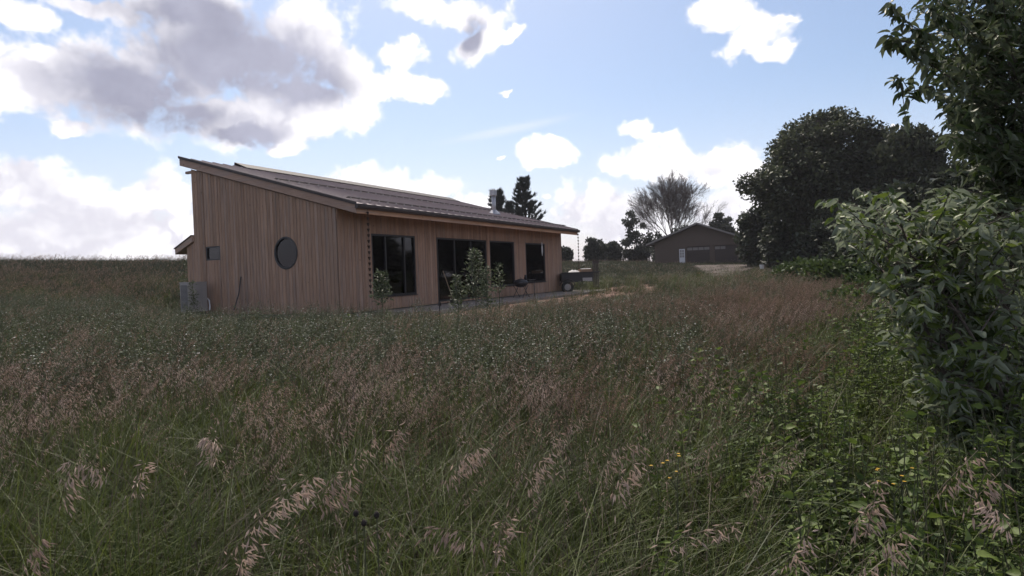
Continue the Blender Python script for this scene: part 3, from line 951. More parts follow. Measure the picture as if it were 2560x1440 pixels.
def build_trailer():
    p = put(1449, 31.5)
    rz = R(-60)
    o = tag(empty('utility_trailer', p, rz), 'black utility trailer parked past the far end of the house', 'trailer')
    # local: x along image right, y away
    MB().box((-0.95, -0.6, 0.55), (0.60, 0.6, 0.62)).build('bed', M['black'], o)
    MB().box((-0.95, -0.60, 0.622), (0.60, -0.56, 1.00)).build('side_panel', M['black'], o)
    MB().box((-0.95, 0.56, 0.622), (0.60, 0.60, 1.00)).build('side_panel', M['black'], o)
    MB().box((-0.99, -0.56, 0.622), (-0.95, 0.56, 1.00)).build('front_panel', M['black'], o)
    MB().tube([(-1.0, -0.62, 1.02), (0.95, -0.62, 1.02)], 0.03, 6).build('rail', M['black'], o)
    b = MB()
    for x in (0.62, 0.70, 0.78, 0.86):
        b.tube([(x, -0.6, 0.25), (x, -0.6, 1.55)], 0.03, 5)
    b.box((0.58, -0.64, 1.45), (0.92, -0.56, 1.60)).box((0.58, -0.64, 0.24), (0.92, -0.56, 0.30))
    b.build('ramp_gate', M['trim'], o)
    for sx in (-0.72,):
        w = MB()
        S = 20
        prof = [(0.17, -0.08), (0.29, -0.09), (0.31, -0.05), (0.31, 0.05), (0.29, 0.09), (0.17, 0.08)]
        w.add([(r * math.cos(2 * math.pi * k / S), y, r * math.sin(2 * math.pi * k / S)) for r, y in prof for k in range(S)],
              [(i * S + k, i * S + (k + 1) % S, (i + 1) * S + (k + 1) % S, (i + 1) * S + k) for i in range(5) for k in range(S)])
        wo = w.build('wheel', M['rubber'], o, False, (sx, -0.72, 0.31))
        hub = MB().add([(r * math.cos(2 * math.pi * k / 12), y, r * math.sin(2 * math.pi * k / 12)) for r, y in ((0.17, -0.05), (0.05, -0.07)) for k in range(12)],
                       [(k, (k + 1) % 12, 12 + (k + 1) % 12, 12 + k) for k in range(12)] + [tuple(range(12, 24))])
        hub.build('rim', M['unit'], wo)
        MB().tube([(sx + 0.4 * math.cos(a), -0.72, 0.31 + 0.4 * math.sin(a)) for a in np.linspace(0.2, math.pi - 0.2, 9)], 0.03, 4).build('fender', M['trim'], o)
    # loads
    rot = Matrix.Rotation(rz, 4, 'Z')
    def spot(x, y, z):
        v = rot @ Vector((x, y, z))
        return (p[0] + v.x, p[1] + v.y, p[2] + v.z)
    vs, fs = [], []
    for i in range(9):
        for j in range(7):
            a, c = i / 8 - 0.5, j / 6 - 0.5
            hgt = max(0, 1 - (2 * a) ** 2) * max(0, 1 - (2 * c) ** 2)
            vs.append((a * 0.62, c * 0.5, 0.16 * hgt ** 0.5 * random.uniform(0.75, 1.15)))
    for i in range(8):
        for j in range(6):
            fs.append((i * 7 + j, (i + 1) * 7 + j, (i + 1) * 7 + j + 1, i * 7 + j + 1))
    fs.append(tuple([i * 7 for i in range(9)] + [8 * 7 + j for j in range(1, 7)] + [i * 7 + 6 for i in range(7, -1, -1)] + [j for j in range(5, 0, -1)]))
    s = MB().add(vs, fs).build('sack', M['tarp'], None, True, spot(-0.30, -0.12, 1.0))
    s.rotation_euler = (0, 0, rz)
    tag(s, 'rumpled white sack on top of the trailer load', 'sack')
    c = tag(empty('cardboard_box', spot(0.28, -0.2, 0.99), rz + 0.1), 'open brown cardboard box on the trailer beside the gate', 'box')
    MB().box((-0.3, -0.25, 0.0), (0.3, 0.25, 0.2)).build('carton', M['card'], c)
    MB().box((-0.28, -0.16, 0.203), (0.28, 0.06, 0.212), Matrix.Rotation(R(14), 4, 'X')).build('flap', M['tarp'], c)
    m1 = MB().box((-0.24, -0.09, 0.0), (0.24, 0.09, 0.012)).build('plank', M['unit'], None, False, spot(0.30, -0.66, 0.66))
    m1.rotation_euler = (R(80), 0, rz)
    tag(m1, 'pale board hung on the side of the trailer', 'board')
    MB().box((0.05, -0.635, 0.64), (0.55, -0.602, 0.92)).build('bracket', M['black'], o)


build_trailer()

# rubble at the house corner
for i, (px, d, r, lab) in enumerate(((893, 17.3, .12, 'pale stone left of the heap at the near house corner'), (907, 17.2, .16, 'largest pale stone at the near house corner'), (919, 17.25, .10, 'small pale stone right of the heap at the near house corner'))):
    q = put(px, d)
    vs, fs = [], []
    S = 8
    prof = [(0.55, -0.3), (1.0, 0.1), (0.9, 0.5), (0.45, 0.75)]
    st = MB().lathe([(r * a, r * b) for a, b in prof], S)
    st.v = [(x * random.uniform(.8, 1.2), y * random.uniform(.8, 1.2), z * random.uniform(.85, 1.2)) for x, y, z in st.v]
    tag(st.build('stone', M['stone'], None, False, q), lab, 'stone', 'stones at the house corner')

q = put(1096, 13.5)
sk = tag(empty('marker_stake', q), 'thin dark stake standing in the meadow before the patio', 'stake')
MB().tube([(0, 0, -0.1), (0.01, 0, 0.72)], 0.015, 6).build('shaft', M['black'], sk)
MB().box((-0.03, -0.012, 0.62), (0.05, 0.012, 0.70)).build('flag_plate', M['trim'], sk)

q = on_ground(1905, 684)
bk = tag(empty('bucket', q), 'tiny white pail in the grass below the gravel patch', 'bucket')
MB().lathe([(0.11, 0.3), (0.15, 0.58), (0.145, 0.58), (0.10, 0.32)], 12).build('tub', M['white'], bk)
MB().tube([(0.14 * math.cos(a), 0, 0.58 + 0.12 * math.sin(a)) for a in np.linspace(0, math.pi, 9)], 0.006, 4).build('bail', M['black'], bk)


# ------------------------------------------------------------------ the garage
def build_garage():
    pl = at(1637, 652, 61.2)
    pr = at(1861, 655, 57.6)
    zb = 1.22
    ux = np.array([pr[0] - pl[0], pr[1] - pl[1]])
    wid = float(np.linalg.norm(ux))
    ang = math.atan2(ux[1], ux[0])
    G = tag(empty('garage', (pl[0], pl[1], zb), ang), 'grey brown gabled garage with two dark doors in the distance', 'garage')
    D, eh, ph = 9.0, 2.22, 3.80
    # local: x right across the front, y away; front wall of lap boards
    hole = [(3.12, 5.30, -0.05, 1.72), (5.72, 7.78, -0.05, 1.72)]
    b = MB()
    wall_panels(b, 0, wid, -0.3, eh, hole, lambda u, z, d: (u, 0.16 - d, z), 0.158)
    b.add([(x, y, z) for y in (0.002, 0.16) for x, z in ((0, eh), (wid, eh), (wid / 2, ph))], [(0, 1, 2), (5, 4, 3), (0, 3, 4, 1), (1, 4, 5, 2), (2, 5, 3, 0)])
    fwl = b.build('front_wall', M['garage'], G)
    n = 24
    hh = ph / n
    for i in range(n):
        z0, z1 = i * hh, (i + 1) * hh - 0.004
        lim = lambda z: (0.0, wid) if z <= eh else (wid / 2 * (z - eh) / (ph - eh), wid - wid / 2 * (z - eh) / (ph - eh))
        spans = [(lim(z0), lim(z1))]
        if z0 < 1.72:
            e = [0.0, 3.06, 5.36, 5.66, 7.84, wid]
            spans = [((e[k], e[k + 1]), (e[k], e[k + 1])) for k in (0, 2, 4)]
        for (a0, a1), (c0, c1) in spans:
            if a1 - a0 < 0.1:
                continue
            MB().add([(a0, -0.001, z0), (a1, -0.001, z0), (c1, -0.001, z1), (c0, -0.001, z1), (a0, -0.026, z0), (a1, -0.026, z0), (c1, -0.010, z1), (c0, -0.010, z1)],
                     [(4, 5, 6, 7), (0, 4, 7, 3), (1, 2, 6, 5), (3, 7, 6, 2), (0, 1, 5, 4)]).build('lap_board', M['garage'], fwl)
    for x in (0.0, wid):
        MB().box((x - 0.14 if x else 0.0, 0.161, -0.3), (x if x else 0.14, D, eh - 0.02)).build('side_wall', M['garage'], G)
    MB().box((0.141, D - 0.15, -0.3), (wid - 0.141, D, eh - 0.02)).build('back_wall', M['garage'], G)
    for i, (x0, x1, z0, z1) in enumerate(hole):
        d = MB().box((x0 + 0.02, 0.06, z0), (x1 - 0.02, 0.10, z1 - 0.02)).build('garage_door', M['garage_door'], G)
        for k in range(4):
            for c in range(4):
                w = (x1 - x0 - 0.04) / 4
                a = x0 + 0.02 + c * w
                if k == 3 and c in ((0, 1, 2, 3) if i == 0 else (0, 1)):
                    MB().box((a + 0.03, 0.045, k * 0.42 + 0.06), (a + w - 0.03, 0.058, k * 0.42 + 0.33)).build('door_window', M['garage_trim'], d)
                else:
                    MB().box((a + 0.02, 0.045, k * 0.42 + 0.015), (a + w - 0.02, 0.058, k * 0.42 + 0.385)).build('door_panel', M['garage_door'], d)
        MB().box((x0 - 0.07, -0.045, z0), (x0 + 0.018, 0.055, z1 + 0.07)).box((x1 - 0.018, -0.045, z0), (x1 + 0.07, 0.055, z1 + 0.07)).box((x0 + 0.02, -0.043, z1 - 0.018), (x1 - 0.02, 0.053, z1 + 0.07)).build('door_casing', M['garage'], G)
    oh, fo = 0.75, 0.45
    s = (ph - eh) / (wid / 2)
    for sgn in (-1, 1):
        xr, xe = wid / 2, (wid / 2 + sgn * (wid / 2 + oh))
        ze = eh - s * oh
        b = MB().add([(x, y, z + e) for y in (-fo, D + 0.3) for x, z, e in ((xr, ph, 0.02), (xe, ze, 0.02), (xe, ze, 0.13), (xr, ph, 0.13))],
                     [(0, 1, 2, 3), (7, 6, 5, 4), (0, 4, 5, 1), (1, 5, 6, 2), (2, 6, 7, 3), (3, 7, 4, 0)])
        rf = b.build('roof_slope', M['shingle'], G)
        MB().add([(x, y, z + e) for y in (-fo - 0.04, -fo - 0.003) for x, z, e in ((xr, ph, 0.0), (xe, ze, 0.0), (xe, ze, 0.17), (xr, ph, 0.17))],
                 [(0, 1, 2, 3), (7, 6, 5, 4), (0, 4, 5, 1), (1, 5, 6, 2), (2, 6, 7, 3), (3, 7, 4, 0)]).build('barge_board', M['garage_trim'], rf)
    # entry door, pale, half glazed
    d = MB().box((2.42, -0.055, 0.0), (2.96, -0.028, 1.48)).build('entry_door', M['white'], G)
    for r in range(3):
        for c in range(2):
            MB().box((2.48 + c * 0.22, -0.062, 0.66 + r * 0.26), (2.66 + c * 0.22, -0.056, 0.88 + r * 0.26)).build('pane', M['unit'], d)
    MB().box((2.48, -0.062, 0.12), (2.90, -0.056, 0.52)).build('door_panel', M['white'], d)
    return G


build_garage()


# ------------------------------------------------------------------ trees
LEAF_Q = (np.array([(0, 0, 0), (.36, .42, .10), (0, 1, 0), (-.36, .42, .10)]), np.array([(0, 1, 2), (0, 2, 3)]))
LEAF_O = (np.array([(0, 0, 0), (.22, .16, .05), (.30, .42, .08), (.17, .75, .04), (0, 1.06, -.10), (-.17, .75, .04), (-.30, .42, .08), (-.22, .16, .05), (0, .45, -.03)]),
          np.array([(0, 1, 8), (1, 2, 8), (2, 3, 8), (3, 4, 8), (4, 5, 8), (5, 6, 8), (6, 7, 8), (7, 0, 8)]))
LEAF_W = (np.array([(0, 0, 0), (.15, .16, .07), (.21, .42, .12), (.13, .75, .04), (0, 1.06, -.22), (-.13, .75, .04), (-.21, .42, .12), (-.15, .16, .07), (0, .45, -.02)]), LEAF_O[1])
NEEDLE = (np.array([(-.05, 0, 0), (.05, 0, 0), (0, 1, 0), (0, 0, .05), (0, 0, -.05)]), np.array([(0, 1, 2), (3, 2, 4)]))


def unit(v):
    return v / (np.linalg.norm(v, axis=-1, keepdims=True) + 1e-9)


def leaves(pos, ax, size, shape=LEAF_Q, roll=None):
    """place one leaf shape at every pos, pointing along ax"""
    sv_, st = shape
    n = len(pos)
    ax = unit(ax)
    ref = rng.normal(size=(n, 3)) * 0.55 + np.array([0, 0, 1.0]) if roll is None else roll
    side = unit(np.cross(ax, ref))
    nor = np.cross(side, ax)
    size = np.broadcast_to(np.asarray(size, float), (n,))[:, None, None]
    V = pos[:, None] + size * (side[:, None] * sv_[None, :, 0:1] + ax[:, None] * sv_[None, :, 1:2] + nor[:, None] * sv_[None, :, 2:3])
    T = st[None] + (np.arange(n) * len(sv_))[:, None, None]
    return V.reshape(-1, 3), T.reshape(-1, 3)


def join(parts):
    V, T, k = [], [], 0
    for v, t in parts:
        V.append(v)
        T.append(t + k)
        k += len(v)
    return np.concatenate(V), np.concatenate(T)


def ell_points(n, ells, shell=0.55):
    """points in a union of ellipsoids (cx, cy, cz, rx, ry, rz), most of them near the surface"""
    vol = np.array([e[3] * e[4] * e[5] for e in ells])
    pick = rng.choice(len(ells), n, p=vol / vol.sum())
    E = np.array(ells)[pick]
    d = unit(rng.normal(size=(n, 3)))
    r = (shell + (1 - shell) * rng.random(n)) ** 0.8
    return E[:, :3] + d * r[:, None] * E[:, 3:], d


def tree(name, label, cat, base, ells, trunk_r, nclump, nleaf, lsize, spread, leafmat, group=None, droop=0.2, shell=0.5, nlimb=12, shape=LEAF_Q, barkmat=None):
    base = np.asarray(base, float)
    o = tag(empty(name, base), label, cat, group)
    top = max(e[2] + e[5] * 0.6 for e in ells)
    low = min(e[2] - e[5] * 0.5 for e in ells)
    cen = np.mean(np.array(ells)[:, :2], axis=0)
    C, D = ell_points(nclump, ells, shell)
    C = C[C[:, 2] > 0.05]
    b = MB()
    def trunk_at(z):
        f = min(1, max(0, z / top))
        return np.array([cen[0] * f, cen[1] * f, z])
    zs = np.linspace(-0.3, top, 7)
    b.tube([trunk_at(z) + np.array([math.sin(z * 1.3), math.cos(z * 1.7), 0]) * trunk_r * 0.3 for z in zs], [trunk_r * (1.15 - 0.95 * i / 6) for i in range(7)], 8)
    for c in C[:nlimb]:
        z0 = low + (c[2] - low) * random.uniform(0.25, 0.6)
        a = trunk_at(max(0.15 * top, z0))
        mid = (a + c) / 2 + np.array([0, 0, 0.12 * np.linalg.norm(c - a)])
        b.tube([a, mid, c], [trunk_r * 0.42, trunk_r * 0.22, trunk_r * 0.06], 5)
    b.build('trunk', barkmat or M['bark'], o)
    n = len(C)
    P = np.repeat(C, nleaf, 0) + unit(rng.normal(size=(n * nleaf, 3))) * (rng.random((n * nleaf, 1)) ** 0.5) * spread * 1.7 * np.array([1, 1, 0.75])
    A = np.repeat(unit(C - np.array([cen[0], cen[1], (low + top) / 2])), nleaf, 0) * 0.6 + rng.normal(size=(n * nleaf, 3)) * 0.7 - np.array([0, 0, droop])
    ok = P[:, 2] > 0.0
    P, A = P[ok], A[ok]
    V, T = leaves(P, A, lsize * (0.6 + 0.8 * rng.random(len(P))), shape)
    link('crown', np_mesh('crown', V, T, leafmat), o)
    return o


def ell_px(base, boxes, d):
    """ellipsoids from pixel boxes (x0, x1, y0, y1) at depth d, relative to base"""
    out = []
    for x0, x1, y0, y1, dd in boxes:
        c = at((x0 + x1) / 2, (y0 + y1) / 2, d + dd) - base
        k = (d + dd) / F_PX
        rx, rz = (x1 - x0) / 2 * k, (y1 - y0) / 2 * k
        out.append((c[0], c[1], c[2], rx, rx, rz))
    return out


b0 = put(2060, 43)
tree('maple_tree', 'large dark round maple rising right of the garage', 'tree', b0,
     ell_px(b0, [(1950, 2190, 292, 500, 0), (1910, 2110, 370, 560, -1), (2060, 2240, 350, 600, 0), (1864, 1990, 432, 505, -2), (2000, 2220, 440, 640, -2), (1975, 2080, 300, 400, 2)], 43),
     0.55, 520, 210, 0.23, 0.60, M['maple'], None, 0.25, 0.6, 16)
b0 = put(2270, 38)
tree('feathery_tree', 'feathery dark tree behind the big maple on its right', 'tree', b0,
     ell_px(b0, [(2200, 2350, 330, 520, 0), (2180, 2390, 400, 640, 0)], 38), 0.35, 260, 130, 0.27, 0.5, M['willow'], None, -0.5, 0.55, 12)
b0 = put(2440, 24)
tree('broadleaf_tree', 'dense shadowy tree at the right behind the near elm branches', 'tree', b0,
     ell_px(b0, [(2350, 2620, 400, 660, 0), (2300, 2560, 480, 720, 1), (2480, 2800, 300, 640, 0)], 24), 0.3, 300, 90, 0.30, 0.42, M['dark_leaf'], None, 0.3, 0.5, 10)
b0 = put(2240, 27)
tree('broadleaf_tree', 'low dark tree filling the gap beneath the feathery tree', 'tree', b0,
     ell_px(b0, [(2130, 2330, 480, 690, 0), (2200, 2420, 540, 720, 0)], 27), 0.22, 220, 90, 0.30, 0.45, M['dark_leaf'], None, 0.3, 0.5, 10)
# undergrowth below the maple
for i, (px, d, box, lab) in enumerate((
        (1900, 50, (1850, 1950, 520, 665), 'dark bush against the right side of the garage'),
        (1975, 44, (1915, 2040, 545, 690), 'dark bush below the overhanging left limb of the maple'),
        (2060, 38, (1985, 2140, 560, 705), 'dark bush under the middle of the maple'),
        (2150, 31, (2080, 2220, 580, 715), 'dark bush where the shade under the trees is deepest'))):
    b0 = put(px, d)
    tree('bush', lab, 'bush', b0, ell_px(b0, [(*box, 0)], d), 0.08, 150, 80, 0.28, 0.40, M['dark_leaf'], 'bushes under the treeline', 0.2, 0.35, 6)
# lighter weedy shrubs at the edge of the field
for i, (px, d, box, lab) in enumerate((
        (2070, 21, (2015, 2130, 655, 750), 'soft green rounded shrub at the edge of the meadow below the trees'),
        (2130, 13, (2050, 2205, 735, 850), 'yellow green leafy shrub on the field edge, nearer than the rounded shrub'),
        (2200, 9.5, (2115, 2290, 790, 940), 'leafy green shrub just left of the near vine covered bush'),
        (2215, 17, (2130, 2300, 670, 800), 'dim green shrub between the tree gap and the near bush'),
        (2010, 28, (1950, 2065, 660, 720), 'farthest green shrub of the field edge, under the left of the maple'),
        (2250, 7.0, (2160, 2350, 900, 1080), 'low green shrub at the foot of the near bush, nearest of the field edge'))):
    b0 = put(px, d)
    tree('field_shrub', lab, 'shrub', b0, ell_px(b0, [(*box, 0)], d), 0.03, 150, 70, 0.06 + 0.004 * d, 0.10 + 0.007 * d, M['shrub_leaf'], 'shrubs along the field edge', -0.3, 0.15, 8, barkmat=M['stem'])

# trees on the skyline
for px, d, box, lab in ((1590, 78, ((1560, 1592, 532, 600, 0), (1548, 1600, 570, 640, 0), (1600, 1622, 536, 600, 0), (1590, 1640, 570, 640, 0), (1535, 1650, 610, 668, 0)), 'uneven twin topped dark tree left of the garage'),
                        (1800, 80, ((1780, 1812, 524, 590, 0), (1765, 1828, 550, 630, 0), (1745, 1780, 562, 630, 0), (1815, 1840, 542, 620, 0)), 'pointed dark tree rising behind the garage roof on its right'),
                        (1484, 74, ((1476, 1490, 588, 625, 0), (1466, 1496, 608, 665, 0), (1492, 1512, 602, 665, 0)), 'small pointed tree on the skyline between house and garage'),
                        (1411, 74, ((1404, 1424, 624, 665, 0),), 'tiny round tree on the skyline just past the house end'),
                        (1530, 76, ((1515, 1550, 604, 668, 0),), 'low ragged bush on the skyline left of the twin topped tree'),
                        (1670, 72, ((1625, 1700, 578, 668, 0), (1680, 1750, 560, 650, 0)), 'wide low thicket close behind the garage roof on its left')):
    b0 = put(px, d)
    tree('skyline_tree', lab, 'tree', b0, ell_px(b0, box, d), 0.10, 105, 75, 0.28, 0.34, M['far_leaf'], 'trees on the skyline', -0.8, 0.1, 10)


def pine(px, d, ytop, half, label):
    b0 = put(px, d)
    o = tag(empty('pine_tree', b0), label, 'tree', 'pines behind the house')
    top = at(px, ytop, d)[2] - b0[2]
    b = MB()
    b.tube([(0, 0, -0.3), (0.05, 0, top * 0.5), (0, 0, top)], [0.22, 0.14, 0.03], 7)
    hw = half * d / F_PX
    pts, axs = [], []
    z = 1.0
    while z < top - 0.1:
        f = (top - z) / top
        for _ in range(6):
            a = random.uniform(0, 2 * math.pi)
            ln = hw * min(1.0, 0.28 + 1.5 * f) * random.uniform(0.45, 1.1)
            dirv = np.array([math.cos(a), math.sin(a), 0])
            p0 = np.array([0, 0, z])
            p1 = p0 + dirv * ln * 0.6 + np.array([0, 0, ln * 0.10])
            p2 = p0 + dirv * ln + np.array([0, 0, ln * 0.42])
            b.tube([p0, p1, p2], [0.05, 0.03, 0.012], 4, False)
            for s in np.linspace(0.3, 1.0, 6):
                c = (p0 * (1 - s) ** 2 + 2 * p1 * s * (1 - s) + p2 * s * s) + rng.normal(size=3) * 0.07
                for _k in range(16):
                    pts.append(c + rng.normal(size=3) * 0.045)
                    axs.append(dirv * 0.55 + np.array([0, 0, 0.9]) + rng.normal(size=3) * 0.28)
        z += random.uniform(0.28, 0.5)
    b.build('trunk', M['bark'], o)
    V, T = leaves(np.array(pts), np.array(axs), 0.36 * (0.7 + 0.6 * rng.random(len(pts))), (NEEDLE[0] * np.array([1.6, 1, 1.6]), NEEDLE[1]))
    link('crown', np_mesh('crown', V, T, M['pine']), o)


pine(1318, 56, 452, 46, 'taller pine standing clear behind the far roof end')
pine(1247, 58, 478, 36, 'shorter pine partly hidden by the flue pipe')
pine(1278, 64, 508, 16, 'smallest pine top peeping over the roof between two taller ones')


def dead_tree():
    b0 = put(1685, 84)
    o = tag(empty('bare_tree', b0), 'bare leafless tree with a wide fan of twigs behind the garage', 'tree')
    k = 84 / F_PX
    H = at(1700, 430, 84)[2] - b0[2]
    limbs, twigs = MB(), MB()

    def grow(p, d, ln, r, lev):
        n = 5 if lev < 3 else 3
        pts = [p]
        for i in range(n):
            d = unit(d + rng.normal(size=3) * 0.09 + np.array([0, 0, 0.035]))
            pts.append(pts[-1] + d * ln / n)
        (limbs if lev < 2 else twigs).tube(pts, list(np.linspace(r, r * 0.45, n + 1)), 5 if lev < 2 else 3, False)
        if lev >= 4:
            return
        kids = (7, 12, 11, 7)[lev]
        for i in range(kids):
            f = 0.22 + 0.78 * (i + random.random() * 0.8) / kids
            q = pts[min(n, int(f * n) + 1)]
            sp = unit(np.cross(d, rng.normal(size=3)))
            an = random.uniform(0.25, 0.70)
            grow(q, unit(d * math.cos(an) + sp * math.sin(an)), ln * (1.0 - 0.55 * f) * random.uniform(0.55, 0.85), max(0.012, r * 0.45), lev + 1)
    limbs.tube([(0, 0, -0.3), (0.1, 0, H * 0.12), (0.1, 0.05, H * 0.26)], [0.5, 0.42, 0.36], 8)
    for q in range(13):
        a = q * 2.4
        tilt = 0.10 + 0.85 * (q / 12)
        dv = np.array([math.cos(a) * math.sin(tilt), math.sin(a) * math.sin(tilt), math.cos(tilt)])
        grow(np.array([0.1, 0.05, H * (0.30 - 0.12 * q / 12)]), dv, H * 0.46, 0.075, 1)
    limbs.build('trunk', M['deadwood'], o)
    twigs.build('twigs', M['deadwood'], o)


dead_tree()


# ------------------------------------------------------------------ near tree and vine covered bush on the right
def sprays(bounds, drange, stems, ntwig, lsize, gap, sag, keep=None):
    """leafy twigs whose tips lie inside an outline; returns wood builder, leaf positions, axes, depth"""
    wood = MB()
    P, A, Dp = [], [], []
    ys = [q[0] for q in bounds]
    xl = [q[1] for q in bounds]
    xr = [q[2] for q in bounds]
    for _ in range(ntwig):
        y = random.uniform(ys[0], ys[-1])
        a, c = np.interp(y, ys, xl), np.interp(y, ys, xr)
        f = random.random() ** 1.25
        x = a + (c - a) * f
        d = random.uniform(*drange)
        tip = at(x, y, d)
        st = stems[random.randrange(len(stems))]
        # leave the stem somewhat lower than the tip, on the tip's side
        j = int(np.argmin([abs(s[2] - (tip[2] - 0.35)) + 0.3 * np.hypot(s[0] - tip[0], s[1] - tip[1]) for s in st]))
        root = st[j] + rng.normal(size=3) * 0.05
        dv = tip - root
        ln = np.linalg.norm(dv)
        if ln > 1.5:
            root = tip - dv / ln * 1.5 + rng.normal(size=3) * 0.1
            dv = tip - root
            ln = 1.5
        mid = root + dv * 0.55 + np.array([0, 0, sag * ln])
        ts = np.linspace(0, 1, max(4, int(ln / 0.16)))
        cur = [root * (1 - t) ** 2 + 2 * mid * t * (1 - t) + tip * t * t for t in ts]
        wood.tube(cur, list(np.linspace(0.007, 0.002, len(cur))), 4, False)
        nl = int(ln * 0.85 / gap)
        for i in range(nl):
            t = 0.15 + 0.85 * (i + 0.5) / max(nl, 1)
            p = root * (1 - t) ** 2 + 2 * mid * t * (1 - t) + tip * t * t
            tg = unit(2 * (mid - root) * (1 - t) + 2 * (tip - mid) * t)
            sd_ = unit(np.cross(tg, np.array([0, 0, 1.0]))) * (1 if i % 2 else -1)
            P.append(p + rng.normal(size=3) * 0.012)
            A.append(tg * 0.45 + sd_ * 0.65 + np.array([0.25, -0.05, -0.55]) + rng.normal(size=3) * 0.38)
            Dp.append(d)
    return wood, np.array(P), np.array(A), np.array(Dp)


def leafy(o, wood, P, A, lsize, mat, barkmat, nsingle=260):
    wood.build('branches', barkmat, o)
    S = lsize * (0.65 + 0.7 * rng.random(len(P)))
    # the leaves that show largest stand as pieces of their own
    px, py, z = pix(P)
    vis = (px > 0) & (px < 2560) & (py > 0) & (py < 1440)
    # nearest along each sight line count as seen: rank by depth in small cells
    order = np.lexsort((z,))
    seen, single = set(), []
    for i in order:
        if not vis[i]:
            continue
        key = (int(px[i] // 22), int(py[i] // 22))
        if key in seen:
            continue
        seen.add(key)
        single.append(i)
    single = sorted(single, key=lambda i: -S[i] / z[i])[:nsingle]
    mask = np.ones(len(P), bool)
    mask[single] = False
    V, T = leaves(P[mask], A[mask], S[mask], LEAF_W, rng.normal(size=(int(mask.sum()), 3)) * 0.9 + np.array([0, 0, 1.0]))
    tag(link('foliage', np_mesh('foliage', V, T, mat), o), kind='stuff')
    me = np_mesh('leaf', LEAF_W[0], LEAF_W[1], mat)
    inv = np.array(o.location)
    for i in single:
        ax = unit(A[i])
        sd_ = unit(np.cross(ax, rng.normal(size=3) * 0.9 + np.array([0, 0, 1.0])))
        nr = np.cross(sd_, ax)
        lf = link('leaf', me, o)
        mw = Matrix.Identity(4)
        for r in range(3):
            mw[r][0], mw[r][1], mw[r][2], mw[r][3] = sd_[r] * S[i], ax[r] * S[i], nr[r] * S[i], P[i][r]
        lf.matrix_local = mw


def near_plants():
    # bush
    b0 = put(2470, 4.3)
    o = tag(empty('leafy_bush', b0), 'near bush at the right edge with large wind turned leaves', 'bush')
    stems, wood = [], MB()
    for px, dd, lean, hgt in ((2420, 4.2, -0.5, 1.6), (2500, 4.6, -0.3, 1.7), (2560, 4.0, -0.7, 1.7), (2620, 4.8, -0.6, 1.7), (2400, 4.9, -0.3, 1.5)):
        g = put(px, dd) - b0
        pts = [g + np.array([RT[0] * lean * t ** 2, RT[1] * lean * t ** 2, hgt * t - 0.1]) for t in np.linspace(0, 1, 9)]
        wood.tube(pts, list(np.linspace(0.022, 0.006, 9)), 6)
        stems.append([q + b0 for q in pts])
    bounds = [(470, 2130, 2600), (490, 2050, 2620), (540, 2042, 2620), (590, 2075, 2620), (640, 2150, 2620), (760, 2205, 2620), (860, 2215, 2620), (960, 2265, 2620), (1050, 2300, 2640), (1150, 2350, 2640), (1300, 2440, 2640), (1440, 2500, 2640)]
    w, P, A, D = sprays(bounds, (3.5, 5.4), stems, 520, 0.1, 0.034, 0.08)
    w.v = [(x - b0[0], y - b0[1], z - b0[2]) for x, y, z in w.v]
    wood.add(w.v, w.f)
    leafy_at(o, wood, P, A, 0.078, M['near_leaf'], M['bark'], b0)
    # elm
    b0 = put(2490, 5.6)
    o = tag(empty('elm_tree', b0), 'near elm with pointed leaves hanging in at the upper right corner', 'tree')
    stems, wood = [], MB()
    for px, dd, lean, hgt, r in ((2500, 6.0, -0.1, 5.6, 0.06), (2620, 6.2, -0.35, 5.2, 0.04), (2600, 5.7, -0.5, 5.0, 0.035)):
        g = put(px, dd) - b0
        pts = [g + np.array([RT[0] * lean * t ** 2, RT[1] * lean * t ** 2, hgt * t - 0.1]) for t in np.linspace(0, 1, 12)]
        wood.tube(pts, list(np.linspace(r, r * 0.3, 12)), 7)
        stems.append([q + b0 for q in pts])
    bounds = [(-120, 2330, 2680), (0, 2290, 2680), (60, 2260, 2680), (130, 2270, 2680), (200, 2300, 2680), (260, 2350, 2680), (330, 2350, 2680), (390, 2385, 2680), (450, 2360, 2680), (580, 2320, 2680)]
    w, P, A, D = sprays(bounds, (4.6, 6.6), stems, 360, 0.09, 0.05, 0.06)
    w.v = [(x - b0[0], y - b0[1], z - b0[2]) for x, y, z in w.v]
    wood.add(w.v, w.f)
    # three loose sprays standing out against the sky
    for pts in (((2330, 90), (2270, 60), (2222, 8)), ((2340, 140), (2290, 110), (2225, 95)), ((2330, 215), (2275, 230), (2250, 190), (2265, 300)), ((2420, 150), (2350, 40), (2320, 20)), ((2400, 210), (2310, 150), (2220, 90))):
        cur = [at(x, y, 4.7) for x, y in pts]
        ts = np.linspace(0, len(cur) - 1.001, 18)
        sm = [cur[int(t)] * (1 - t % 1) + cur[int(t) + 1] * (t % 1) for t in ts]
        wood.tube([q - b0 for q in sm], list(np.linspace(0.006, 0.002, len(sm))), 4, False)
        for q in sm:
            for _ in range(3):
                P = np.vstack([P, q + rng.normal(size=3) * 0.02])
                A = np.vstack([A, np.array([0.2, 0, -0.5]) + rng.normal(size=3) * 0.6])
    leafy_at(o, wood, P, A, 0.088, M['elm_leaf'], M['bark'], b0)


def leafy_at(o, wood, P, A, lsize, mat, barkmat, b0):
    """as leafy(), with world points moved into the frame of the thing"""
    global CAM
    keep = CAM
    CAM = keep - b0
    leafy(o, wood, P - b0, A, lsize, mat, barkmat)
    CAM = keep


near_plants()


